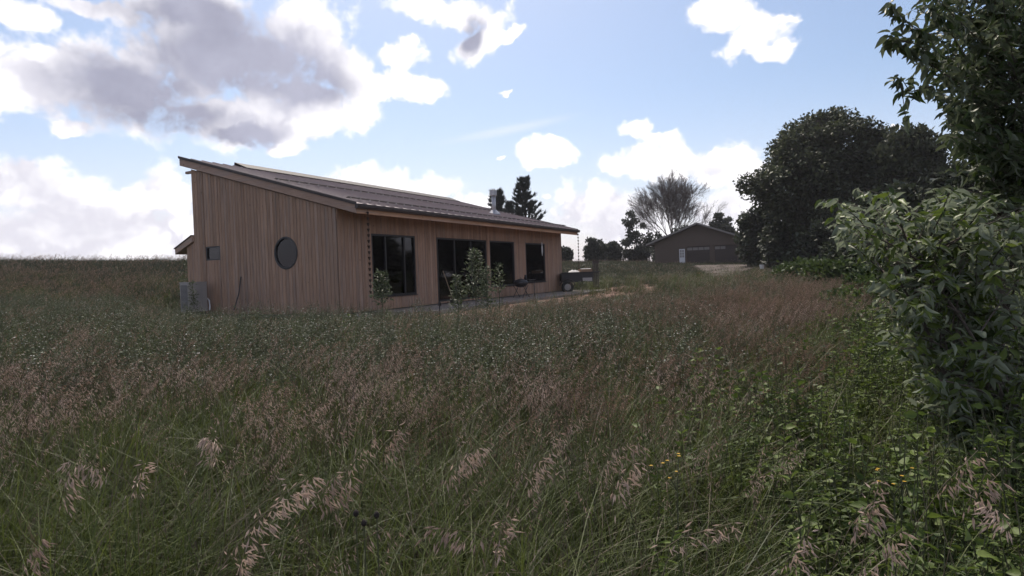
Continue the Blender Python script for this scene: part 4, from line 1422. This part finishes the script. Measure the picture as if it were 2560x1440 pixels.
# ------------------------------------------------------------------ herbs: builders
def blade(parts, base, h, lean, az, w, segs=4, twist=0.0):
    """a grass blade as a tapering ribbon bending over"""
    d = np.array([math.cos(az), math.sin(az), 0])
    s = np.array([-math.sin(az + twist), math.cos(az + twist), 0])
    V, T = [], []
    for i in range(segs + 1):
        t = i / segs
        c = base + d * lean * h * t ** 2 + np.array([0, 0, h * (t - 0.28 * lean * t ** 3)])
        ww = w * (1 - t) ** 0.7 * 0.5
        if i < segs:
            V += [c - s * ww, c + s * ww]
        else:
            V.append(c)
    for i in range(segs - 1):
        T += [(2 * i, 2 * i + 1, 2 * i + 3), (2 * i, 2 * i + 3, 2 * i + 2)]
    T.append((2 * segs - 2, 2 * segs - 1, 2 * segs))
    parts.append((np.array(V), np.array(T)))


def two_mat_mesh(name, groups):
    """mesh from [(parts, material), ...]"""
    allp = [(join(p), mt) for p, mt in groups if p]
    V, T = join([g[0] for g in allp])
    me = np_mesh(name, V, T, allp[0][1])
    mi, idx = [], 0
    for (v, t), mt in allp:
        if idx:
            me.materials.append(mt)
        mi += [idx] * len(t)
        idx += 1
    me.polygons.foreach_set('material_index', np.array(mi, np.int32))
    return me


def stalk(stem, seed, base, h, az, bend, nsp, splen, droop=1.0, sw=0.0022, curl=1.0, t0=0.76, fan=2.6):
    """a grass stem with a nodding head of spikelets"""
    d = np.array([math.cos(az), math.sin(az), 0])
    n = 8
    pts = []
    for i in range(n + 1):
        t = i / n
        pts.append(base + d * bend * h * (t ** 3) + np.array([0, 0, h * (t - 0.22 * curl * max(0, t - 0.7) ** 1.5 * 3)]))
    mb = MB().tube(pts, list(np.linspace(sw, sw * 0.45, n + 1)), 3, False)
    stem.append((np.array(mb.v), np.array([f for q in mb.f for f in ((q[0], q[1], q[2]), (q[0], q[2], q[3]))])))
    P, A = [], []
    for k in range(nsp):
        t = t0 + (1 - t0) * (k / max(1, nsp - 1))
        i = min(n - 1, int(t * n))
        f = t * n - i
        c = pts[i] * (1 - f) + pts[i + 1] * f
        out = d * random.uniform(0.1, 1.0) + np.array([0, 0, -droop * random.uniform(0.3, 1.0)]) + rng.normal(size=3) * 0.35
        br = unit(out) * splen * random.uniform(0.1, 0.9) * (1.25 - t) * fan
        P.append(c + br)
        A.append(out + np.array([0, 0, -0.4 * droop]) + rng.normal(size=3) * 0.15)
    sh = (np.array([(0, 0, 0), (.085, .4, 0), (0, 1, 0), (-.085, .4, 0), (0, .4, .085), (0, .4, -.085)]), np.array([(0, 1, 2), (0, 2, 3), (0, 4, 2), (0, 2, 5)]))
    seed.append(leaves(np.array(P), np.array(A), splen * (0.7 + 0.6 * rng.random(nsp)), sh))


LIB = {}


def lib(kind, me):
    c = LIB.get(kind)
    if c is None:
        c = LIB[kind] = bpy.data.collections.new(kind)
    c.objects.link(bpy.data.objects.new(kind, me))


WIND = R(-62) + R(28)      # heads lean to the right of the picture


def build_library():
    for v in range(5):      # long green grass
        parts, dry = [], []
        for _ in range(46):
            az = random.gauss(WIND, 1.1) if random.random() < 0.6 else random.uniform(0, 6.28)
            bs = np.array([random.gauss(0, 0.09), random.gauss(0, 0.09), -0.03])
            blade(dry if random.random() < 0.14 else parts, bs, random.uniform(0.35, 0.88), random.choice((0.2, 0.4, 0.6, 0.9, 1.3)) * random.uniform(0.7, 1.2), az, random.uniform(0.005, 0.011), 5, random.uniform(-.6, .6))
        lib('grass_tuft', two_mat_mesh('grass_tuft', [(parts, M['blade']), (dry, M['dryblade'])]))
    for v in range(4):      # seed-head grass for near and middle ground
        st, se, bl = [], [], []
        for _ in range(7):
            az = random.gauss(WIND, 0.7)
            bs = np.array([random.gauss(0, 0.11), random.gauss(0, 0.11), -0.03])
            stalk(st, se, bs, random.uniform(0.72, 1.05), az, random.uniform(0.12, 0.4), 15, 0.026)
        for _ in range(12):
            bs = np.array([random.gauss(0, 0.1), random.gauss(0, 0.1), -0.03])
            blade(bl, bs, random.uniform(0.35, 0.7), random.uniform(0.2, 0.8), random.uniform(0, 6.28), 0.006, 4)
        lib('seed_grass_tuft', two_mat_mesh('seed_grass_tuft', [(se, M['seed']), (st, M['dryblade']), (bl, M['blade'])]))
    for v in range(4):      # fine mauve haze grass
        st, se, bl = [], [], []
        for _ in range(12):
            az = random.gauss(WIND, 0.8)
            bs = np.array([random.gauss(0, 0.15), random.gauss(0, 0.15), -0.03])
            stalk(st, se, bs, random.uniform(0.6, 0.98), az, random.uniform(0.05, 0.3), 18, 0.026, 0.5, 0.003)
        for _ in range(22):
            bs = np.array([random.gauss(0, 0.14), random.gauss(0, 0.14), -0.03])
            blade(bl, bs, random.uniform(0.3, 0.7), random.uniform(0.1, 0.6), random.uniform(0, 6.28), 0.009, 4)
        lib('mauve_grass_tuft', two_mat_mesh('mauve_grass_tuft', [(se, M['seed_far']), (st, M['dryblade']), (bl, M['blade'])]))
    for v in range(4):      # white flowered weeds
        st, fl, lf = [], [], []
        P, A, S = [], [], []
        for _ in range(5):
            bs = np.array([random.gauss(0, 0.12), random.gauss(0, 0.12), -0.03])
            h = random.uniform(0.55, 0.95)
            tip = bs + np.array([random.gauss(0, 0.08), random.gauss(0, 0.08), h])
            mb = MB().tube([bs, (bs + tip) / 2 + rng.normal(size=3) * 0.02, tip], [0.004, 0.003, 0.002], 3, False)
            for k in range(7):
                q = bs + (tip - bs) * random.uniform(0.6, 1.0)
                e = q + np.array([random.gauss(0, 0.09), random.gauss(0, 0.09), random.uniform(0.02, 0.14)])
                mb.tube([q, e], 0.0014, 3, False)
                if random.random() < 0.34:
                    for a in range(5):
                        aa = a * 1.2566
                        fl.append(leaves(np.array([e]), np.array([(math.cos(aa), math.sin(aa), 0.25)]), 0.011, LEAF_Q, np.array([[0, 0, 1.0]])))
                else:
                    P.append(e); A.append(rng.normal(size=3) + np.array([0, 0, 1])); S.append(0.03)
            st.append((np.array(mb.v), np.array([f for q in mb.f for f in ((q[0], q[1], q[2]), (q[0], q[2], q[3]))])))
            for k in range(26):
                t = random.uniform(0.1, 0.95)
                a = random.uniform(0, 6.28)
                P.append(bs + (tip - bs) * t); A.append(np.array([math.cos(a), math.sin(a), random.uniform(-0.2, 0.6)])); S.append(random.uniform(0.04, 0.085) * (1.15 - 0.5 * t))
        lf.append(leaves(np.array(P), np.array(A), np.array(S), (LEAF_Q[0] * np.array([0.55, 1, 1]), LEAF_Q[1])))
        lib('white_weed', two_mat_mesh('white_weed', [(lf, M['weed_leaf']), (st, M['stem']), (fl, M['petal'])]))
    for v in range(4):      # broadleaf herbs
        st, lf, yl = [], [], []
        P, A, S = [], [], []
        for _ in range(5):
            bs = np.array([random.gauss(0, 0.13), random.gauss(0, 0.13), -0.03])
            h = random.uniform(0.4, 0.85)
            tip = bs + np.array([random.gauss(0, 0.12), random.gauss(0, 0.12), h])
            mb = MB().tube([bs, tip], [0.005, 0.002], 3, False)
            st.append((np.array(mb.v), np.array([f for q in mb.f for f in ((q[0], q[1], q[2]), (q[0], q[2], q[3]))])))
            big = v % 2
            for k in range(34 if not big else 17):
                t = random.uniform(0.2, 1.0)
                a = random.uniform(0, 6.28)
                P.append(bs + (tip - bs) * t); A.append(np.array([math.cos(a), math.sin(a), random.uniform(-0.3, 0.5)]))
                S.append(random.uniform(0.045, 0.085) * (1.2 - 0.6 * t) * (1.1 if big else 0.85))
        shp = (LEAF_O[0] * np.array([1.15 if v % 2 else 0.5, 1, 1]), LEAF_O[1])
        lf.append(leaves(np.array(P), np.array(A), np.array(S), shp))
        lib('broadleaf_herb', two_mat_mesh('broadleaf_herb', [(lf, M['broad']), (st, M['stem'])]))
    for v in range(4):      # coarse tufts for the far slopes
        parts, se, st = [], [], []
        for _ in range(60):
            bs = np.array([random.gauss(0, 0.30), random.gauss(0, 0.30), -0.03])
            blade(parts, bs, random.uniform(0.22, 0.5), random.uniform(0.1, 0.7), random.uniform(0, 6.28), random.uniform(0.012, 0.022), 2)
        for _ in range(2):
            bs = np.array([random.gauss(0, 0.3), random.gauss(0, 0.3), -0.03])
            stalk(st, se, bs, random.uniform(0.45, 0.75), random.gauss(WIND, 0.8), 0.15, 7, 0.05, 0.4, 0.004)
        lib('slope_tuft', two_mat_mesh('slope_tuft', [(parts, M['hillgrass']), (se, M['seed_far']), (st, M['dryblade'])]))


build_library()


# ------------------------------------------------------------------ scatter
def scatter(name, kind, pts, rot, scl, idx, label, cat):
    me = bpy.data.meshes.new(name)
    n = len(pts)
    me.vertices.add(n)
    me.vertices.foreach_set('co', np.ascontiguousarray(pts, np.float32).ravel())
    for nm, ty, arr, key in (('rot', 'FLOAT_VECTOR', rot, 'vector'), ('scl', 'FLOAT_VECTOR', scl, 'vector'), ('idx', 'INT', idx, 'value')):
        a = me.attributes.new(nm, ty, 'POINT')
        a.data.foreach_set(key, np.ascontiguousarray(arr, np.int32 if ty == 'INT' else np.float32).ravel())
    o = link(name, me)
    ng = bpy.data.node_groups.new(name, 'GeometryNodeTree')
    ng.interface.new_socket('Geometry', in_out='INPUT', socket_type='NodeSocketGeometry')
    ng.interface.new_socket('Geometry', in_out='OUTPUT', socket_type='NodeSocketGeometry')
    t = NT(ng)
    gi, go = t.n('NodeGroupInput'), t.n('NodeGroupOutput')
    ci = t.n('GeometryNodeCollectionInfo')
    ci.inputs[0].default_value = LIB[kind]
    ci.inputs['Separate Children'].default_value = True
    ci.inputs['Reset Children'].default_value = True
    ip = t.n('GeometryNodeInstanceOnPoints')
    ip.inputs['Pick Instance'].default_value = True
    t.link(gi.outputs[0], ip.inputs['Points'])
    t.link(ci.outputs[0], ip.inputs['Instance'])
    for nm, ty, sock in (('idx', 'INT', 'Instance Index'), ('rot', 'FLOAT_VECTOR', 'Rotation'), ('scl', 'FLOAT_VECTOR', 'Scale')):
        na = t.n('GeometryNodeInputNamedAttribute', data_type=ty)
        na.inputs[0].default_value = nm
        t.link(na.outputs[0], ip.inputs[sock])
    t.link(ip.outputs[0], go.inputs[0])
    md = o.modifiers.new('scatter', 'NODES')
    md.node_group = ng
    tag(o, label, cat, None, 'stuff')
    return o


def candidates(d0, d1, dens, half=50.0, side=0.6):
    """random ground points in the wedge before the camera between two depths"""
    tl = math.tan(R(half))
    area = tl * (d1 * d1 - d0 * d0)
    n = int(area * dens)
    d = np.sqrt(rng.random(n) * (d1 * d1 - d0 * d0) + d0 * d0)
    lat = (rng.random(n) * 2 - 1) * (tl * d + side)
    fx, fy = FW[:2] / np.linalg.norm(FW[:2])
    x = CAM[0] + fx * d + fy * lat
    y = CAM[1] + fy * d - fx * lat
    ok = ~((x > -0.15) & (x < L + 0.3) & (y > -2.25) & (y < 7.0))
    ok &= ~((x > -1.35) & (x < 0) & (y > 5.3) & (y < 6.3))
    gx, gy = x - 46.0, y - 3.2
    ok &= ~in_poly([(p[0], p[1]) for p in GAR], x, y)
    ok &= ~(in_poly(DRIVE, x, y) & (rng.random(n) < 0.80))
    ok &= ~((np.hypot(x - CAM[0], y - CAM[1]) < 0.75))
    # bare clay strip beside the patio keeps few plants
    e = np.sqrt(((x - 10) / 11.0) ** 2 + ((y + 3.0) / 2.3) ** 2)
    ok &= ~((e < 1) & (rng.random(n) < 0.72))
    x, y = x[ok], y[ok]
    return np.stack([x, y, height(x, y)], 1)


pl_, pr_ = at(1637, 652, 61.2), at(1861, 655, 57.6)
ud = unit((pr_ - pl_)[:2])
vd = np.array([-ud[1], ud[0]])
GAR = [pl_[:2] - ud * .2 - vd * .2, pr_[:2] + ud * .2 - vd * .2, pr_[:2] + ud * .2 + vd * 9.2, pl_[:2] - ud * .2 + vd * 9.2]


def vnoise(x, y, s, seed):
    """smooth value noise for patchiness"""
    g = np.random.default_rng(seed).random((64, 64))
    u, v = x / s, y / s
    i, j = np.floor(u).astype(int), np.floor(v).astype(int)
    a, b = u - i, v - j
    a, b = a * a * (3 - 2 * a), b * b * (3 - 2 * b)
    G = lambda p, q: g[p % 64, q % 64]
    return (G(i, j) * (1 - a) + G(i + 1, j) * a) * (1 - b) + (G(i, j + 1) * (1 - a) + G(i + 1, j + 1) * a) * b


def emit(name, kind, pts, label, cat, smin, smax, tilt=0.12, zs=None):
    n = len(pts)
    nv = len(LIB[kind].objects)
    rot = np.stack([rng.normal(size=n) * tilt, rng.normal(size=n) * tilt, rng.normal(size=n) * 0.9], 1)
    s = smin + (smax - smin) * rng.random(n)
    # the growth is lower close to the house, so that its foot and the patio stay in sight
    tall = {'grass_tuft': .82, 'seed_grass_tuft': 1.0, 'mauve_grass_tuft': .95, 'white_weed': .98, 'broadleaf_herb': .85, 'slope_tuft': .65}[kind]
    px, py, z = pix(pts)
    row = np.interp(px, (0, 400, 560, 620, 700, 860, 1150, 1400, 1700), (784, 780, 784, 790, 789, 778, 768, 745, 733))
    lim = CAM[2] + ray(0, 0)[2] * 0 + np.array([(FW[2] + RT[2] * (a - 1280) / F_PX - UP[2] * (b - 720) / F_PX) for a, b in zip(px, row)]) * z
    f = np.clip((lim - pts[:, 2]) / tall / s * np.where(rng.random(n) < 0.16, rng.uniform(1.3, 2.0, n), rng.uniform(0.8, 1.2, n)), 0.25, 1.0)
    k = np.clip((27 - z) / 6, 0, 1) * np.clip((z - 4) / 3, 0, 1) * np.clip((px - 300) / 130, 0, 1) * np.clip((1800 - px) / 120, 0, 1)
    f = f * k + (1 - k)
    if kind == 'slope_tuft':
        f = f * np.where((px > 1380) & (z > 22), 0.42, 1.0)
    s = s * f ** 0.6
    scl = np.stack([s, s, s * f ** 0.4], 1)
    scatter(name, kind, pts, rot, scl, rng.integers(0, nv, n), label, cat)


def build_meadow():
    out = {k: [] for k in ('grass_tuft', 'seed_grass_tuft', 'mauve_grass_tuft', 'white_weed', 'broadleaf_herb', 'slope_tuft')}
    for d0, d1, dens in ((0.8, 5.0, 46), (5.0, 12.0, 26), (12.0, 22.0, 17), (22.0, 36.0, 9)):
        P = candidates(d0, d1, dens)
        px, py, z = pix(P)
        x, y = P[:, 0], P[:, 1]
        u = rng.random(len(P))
        n1, n2, n3 = vnoise(x + 500, y + 500, 2.3, 1), vnoise(x + 500, y + 500, 1.1, 2), vnoise(x + 500, y + 500, 4.5, 3)
        lat = (px - 1280) / F_PX * z
        # how much of each plant grows here
        near = np.clip((6.5 - z) / 4.0, 0, 1)
        right = np.clip((px - 1500) / 500, 0, 1)
        edge = np.clip((px - 1830 - 17 * np.minimum(z, 14)) / 200, 0, 1)
        w_green = 0.42 + 0.55 * near + 0.3 * n1
        w_seed = np.where(z < 2.6, 0.03, np.where(z < 10, 0.85 * np.clip(n2 * 2 - 0.85, 0, 1), 0.05)) * (1 - 0.6 * edge)
        w_mauve = np.clip((z - 3.6) / 2.5, 0, 1) * (0.12 + 1.1 * np.clip(n3 * 1.5 - 0.2, 0, 1)) * (0.35 + 1.1 * np.clip((px - 850) / 450, 0, 1)) * (1 - edge)
        w_white = np.where((z > 6) & (z < 22), 0.85 * (1 - right) * (0.35 + n1) + np.where((z > 12) & (px < 1500), 0.35, 0), 0.0)
        w_broad = 0.001 + 1.3 * edge + 1.1 * near * right * np.clip(n1 * 1.8 - 0.3, 0, 1)
        w_slope = np.where(z > 20, 1.1, 0.0)
        Wt_ = np.stack([w_green, w_seed, w_mauve, w_white, w_broad, w_slope], 1)
        Wt_ = np.clip(Wt_, 0, None)
        far_right = (z > 19) & (px > 1400)
        Wt_[far_right, 2] *= 0.08
        Wt_[far_right, 3] = 0
        cum = np.cumsum(Wt_, 1) / Wt_.sum(1, keepdims=True)
        k = (u[:, None] > cum).sum(1)
        for i, kind in enumerate(out):
            out[kind].append(P[k == i])
    P = candidates(34.0, 86.0, 5.0, 48)
    out['slope_tuft'].append(P)
    # a thin spread beside and behind the camera
    for kind in ('grass_tuft',):
        a = rng.random(700) * 2 * math.pi
        r = 1.0 + 7 * np.sqrt(rng.random(700))
        x, y = CAM[0] + r * np.cos(a), CAM[1] + r * np.sin(a)
        fwd = (x - CAM[0]) * FW[0] + (y - CAM[1]) * FW[1]
        ok = fwd < 0.5
        out[kind].append(np.stack([x, y, height(x, y)], 1)[ok])
    out = {k: np.concatenate(v) for k, v in out.items()}
    emit('meadow_grass', 'grass_tuft', out['grass_tuft'], 'long green grass blades covering the meadow', 'grass', 0.8, 1.15)
    emit('seed_grass', 'seed_grass_tuft', out['seed_grass_tuft'], 'tan nodding grass heads scattered through the near meadow', 'grass', 0.85, 1.08)
    emit('mauve_grass', 'mauve_grass_tuft', out['mauve_grass_tuft'], 'hazy pinkish brown seed grass across the middle of the meadow', 'grass', 0.75, 1.08)
    emit('flowering_weeds', 'white_weed', out['white_weed'], 'grey green weeds dotted with tiny white flowers before the house', 'weeds', 0.75, 1.1)
    emit('broadleaf_herbs', 'broadleaf_herb', out['broadleaf_herb'], 'yellow green broad leaved plants low in the right foreground', 'plants', 0.75, 1.15)
    emit('slope_grass', 'slope_tuft', out['slope_tuft'], 'dull green grass on the distant slopes and hill crest', 'grass', 0.8, 1.5)


build_meadow()


# ------------------------------------------------------------------ single tall weeds and grass stalks
def tall_weed(px, d, ytop, leafz, n, wide, label, flowers=False, name='tall_weed'):
    b0 = put(px, d)
    top = at(px, ytop, d)[2] - b0[2]
    o = tag(empty(name, b0), label, 'weed', 'tall weeds standing before the house')
    mb = MB().tube([(0, 0, -0.05), (0.02, 0.01, top * 0.5), (0.0, 0.02, top)], [0.012, 0.009, 0.003], 5, False)
    P, A, S = [], [], []
    for k in range(n):
        t = random.uniform(leafz, 1.0)
        a = random.uniform(0, 6.28)
        r = wide * (1.08 - t) ** 0.55 * random.uniform(0.15, 1.0)
        z = top * t
        e = np.array([math.cos(a) * r, math.sin(a) * r, z + r * 0.5])
        if random.random() < 0.3:
            mb.tube([(0, 0, z), e], 0.0025, 3, False)
        P.append(e)
        A.append(np.array([math.cos(a), math.sin(a), 0.5]) + rng.normal(size=3) * 0.5)
        S.append(random.uniform(0.05, 0.10))
    mb.build('stem', M['stem'], o)
    V, T = leaves(np.array(P), np.array(A), np.array(S), (LEAF_Q[0] * np.array([0.6, 1, 1]), LEAF_Q[1]))
    link('foliage', np_mesh('foliage', V, T, M['weed_leaf']), o)
    return o


tall_weed(953, 12.5, 682, 0.52, 380, 0.30, 'dense spire shaped weed before the left front window')
tall_weed(1143, 13.0, 690, 0.35, 330, 0.26, 'bushy weed left of the tallest one before the patio door')
tall_weed(1188, 13.6, 628, 0.38, 560, 0.40, 'tallest branching weed before the patio door')
tall_weed(1216, 13.2, 668, 0.35, 320, 0.26, 'bushy weed right of the tallest one, before the post between the glass')
tall_weed(1247, 14.0, 662, 0.55, 130, 0.20, 'slender loose weed before the third front window')
tall_weed(481, 17.0, 704, 0.10, 220, 0.16, 'thin upright weed before the heat pump')
tall_weed(1262, 9.0, 820, 0.30, 80, 0.22, 'low yellowish weed in the meadow below the patio edge')
tall_weed(462, 24.0, 642, 0.10, 160, 0.25, 'thin sapling like weed at the back corner under the low eave')
tall_weed(1455, 29.0, 706, 0.15, 240, 0.55, 'leafy green weed growing before the trailer')


def single_stalk(px, py, nsp, label, hgt=None):
    """one nodding grass stalk whose head is seen at the pixel"""
    r = ray(px, py)
    best = None
    for d in np.linspace(1.25, 4.2, 120):
        p = CAM + r * d
        h = p[2] - ground_z(p[0], p[1])
        if best is None or abs(h - (hgt or 1.0)) < best[0]:
            best = (abs(h - (hgt or 1.0)), p, h)
    _, p, h = best
    az = random.gauss(WIND, 0.55) if random.random() < 0.75 else random.gauss(WIND + math.pi, 0.6)
    bend = random.uniform(0.10, 0.42)
    base = np.array([p[0] - math.cos(az) * bend * h * 0.7, p[1] - math.sin(az) * bend * h * 0.7, 0])
    base[2] = ground_z(base[0], base[1])
    o = tag(empty('brome_stalk', base), label, 'grass stalk', 'pale nodding grass heads in the foreground')
    st, se = [], []
    stalk(st, se, np.zeros(3), h * 1.10, az, bend, nsp, random.uniform(0.026, 0.036), random.uniform(0.5, 1.2), 0.0022, random.uniform(0.5, 1.3), random.uniform(0.82, 0.88), 6.0)
    V, T = join(st)
    link('stem', np_mesh('stem', V, T, M['dryblade']), o)
    V, T = join(se)
    tag(link('seed_head', np_mesh('seed_head', V, T, M['seed']), o), kind='stuff')


STALKS = [
    (548, 1045, 'farthest pale grass head on the left, nodding below the gable wall'), (535, 1100, 'small grass head just under the farthest one on the left'),
    (262, 1110, 'arching grass head in the left meadow, leftmost of its pair'), (335, 1140, 'arching grass head in the left meadow, rightmost of its pair'),
    (700, 1165, 'heavy grass head left of the close pair in the middle left foreground'), (790, 1180, 'grass head, left one of the close pair in the middle left foreground'),
    (818, 1172, 'grass head, right one of the close pair in the middle left foreground'), (640, 1215, 'grass head lying low under the heavy one in the middle left foreground'),
    (150, 1190, 'lone thin grass head near the left edge'), (45, 1325, 'grass head nearest the lower left corner'),
    (580, 1300, 'slender grass head above the lowest one left of the middle'), (575, 1385, 'lowest grass head left of the middle, spread sideways'),
    (830, 1050, 'grass head at the left end of the far row in the centre'), (880, 1080, 'grass head second from the left in the far row in the centre'),
    (960, 1062, 'grass head at the right end of the far row in the centre'), (1135, 1085, 'palest and fullest grass head in the centre'),
    (1112, 1128, 'grass head hanging just below the palest one in the centre'), (1190, 1245, 'small spread grass head right below the centre'),
    (1225, 1345, 'thick drooping grass head at the bottom centre'), (1375, 1050, 'upright grass head in the meadow right of the centre'),
    (1500, 1120, 'grass head right of the centre, left one of two touching'), (1538, 1140, 'grass head right of the centre, right one of two touching'),
    (1310, 1150, 'lone leaning grass head between the centre and the touching pair'), (1690, 1255, 'broad fanned grass head among the herbs on the right'),
    (2122, 1222, 'short grass head at the foot of the near bush, left of the long one'), (2172, 1232, 'long sideways grass head at the foot of the near bush'),
    (2130, 1345, 'lowest grass head on the right, under the long sideways one'), (2350, 1160, 'grass head against the dark near bush, leftmost of three'),
    (2412, 1202, 'grass head against the dark near bush, middle of three'), (2520, 1215, 'grass head against the dark near bush, rightmost of three'),
    (1960, 1310, 'furry grass head leaning right between the herbs and the long sideways one'), (240, 1370, 'grass head at the bottom left, right of the corner one')]
for x, y, lab in STALKS:
    single_stalk(x, y, random.randint(40, 62), lab)


def flower_patch():
    for i, (px, py, lab) in enumerate(((1690, 1150, 'small yellow flower cluster left of centre in the right foreground'), (2235, 1165, 'small yellow flower cluster in the herbs before the near bush'))):
        r = ray(px, py)
        d = 2.5
        p = CAM + r * d
        g = ground_z(p[0], p[1])
        h = p[2] - g
        o = tag(empty('yellow_flower', (p[0], p[1], g)), lab, 'flower', 'yellow flowers in the meadow')
        mb = MB()
        mb.tube([(0, 0, -0.02), (0.01, 0, h * 0.85)], [0.004, 0.003], 4, False)
        fl = []
        for k in range(7):
            e = np.array([random.gauss(0, 0.035), random.gauss(0, 0.035), h * random.uniform(0.9, 1.02)])
            mb.tube([(0.01, 0, h * 0.85), e], 0.0015, 3, False)
            for a in range(8):
                aa = a * 0.785
                fl.append(leaves(e[None], np.array([(math.cos(aa), math.sin(aa), 0.2)]), 0.009, LEAF_Q, np.array([[0, 0, 1.0]])))
        mb.build('stem', M['stem'], o)
        V, T = join(fl)
        tag(link('petals', np_mesh('petals', V, T, M['yellow']), o), kind='stuff')
    for px, py, lab in ((890, 1288, 'dark round seed cone low in the foreground, leftmost of three'), (942, 1292, 'dark round seed cone low in the foreground, rightmost of three'), (910, 1312, 'dark round seed cone low in the foreground, lowest of three')):
        p = CAM + ray(px, py) * 1.9
        g = ground_z(p[0], p[1])
        h = p[2] - g
        o = tag(empty('dark_seed_cone', (p[0], p[1], g)), lab, 'seed head', 'dark seed cones in the foreground')
        MB().tube([(0, 0, -0.02), (0, 0, h)], [0.004, 0.003], 4, False).build('stem', M['stem'], o)
        MB().lathe([(0.003, h - 0.005), (0.008, h), (0.009, h + 0.008), (0.005, h + 0.015), (0.001, h + 0.018)], 8).build('cone', M['darkhead'], o, True)


flower_patch()


# ------------------------------------------------------------------ thin summer haze round everything
def build_haze():
    mt, t = material('haze_air')
    v = t.n('ShaderNodeVolumePrincipled', ins={'Color': (0.93, 0.91, 1.0, 1.0), 'Density': 0.00036, 'Anisotropy': 0.2})
    o = t.n('ShaderNodeOutputMaterial')
    t.link(v.outputs[0], o.inputs['Volume'])
    mt.cycles.homogeneous_volume = True
    b = MB().box((-620, -630, -3.8), (650, 640, 19.0)).build('haze', mt)
    tag(b, 'thin pale summer haze over the fields', 'haze', None, 'stuff')


build_haze()
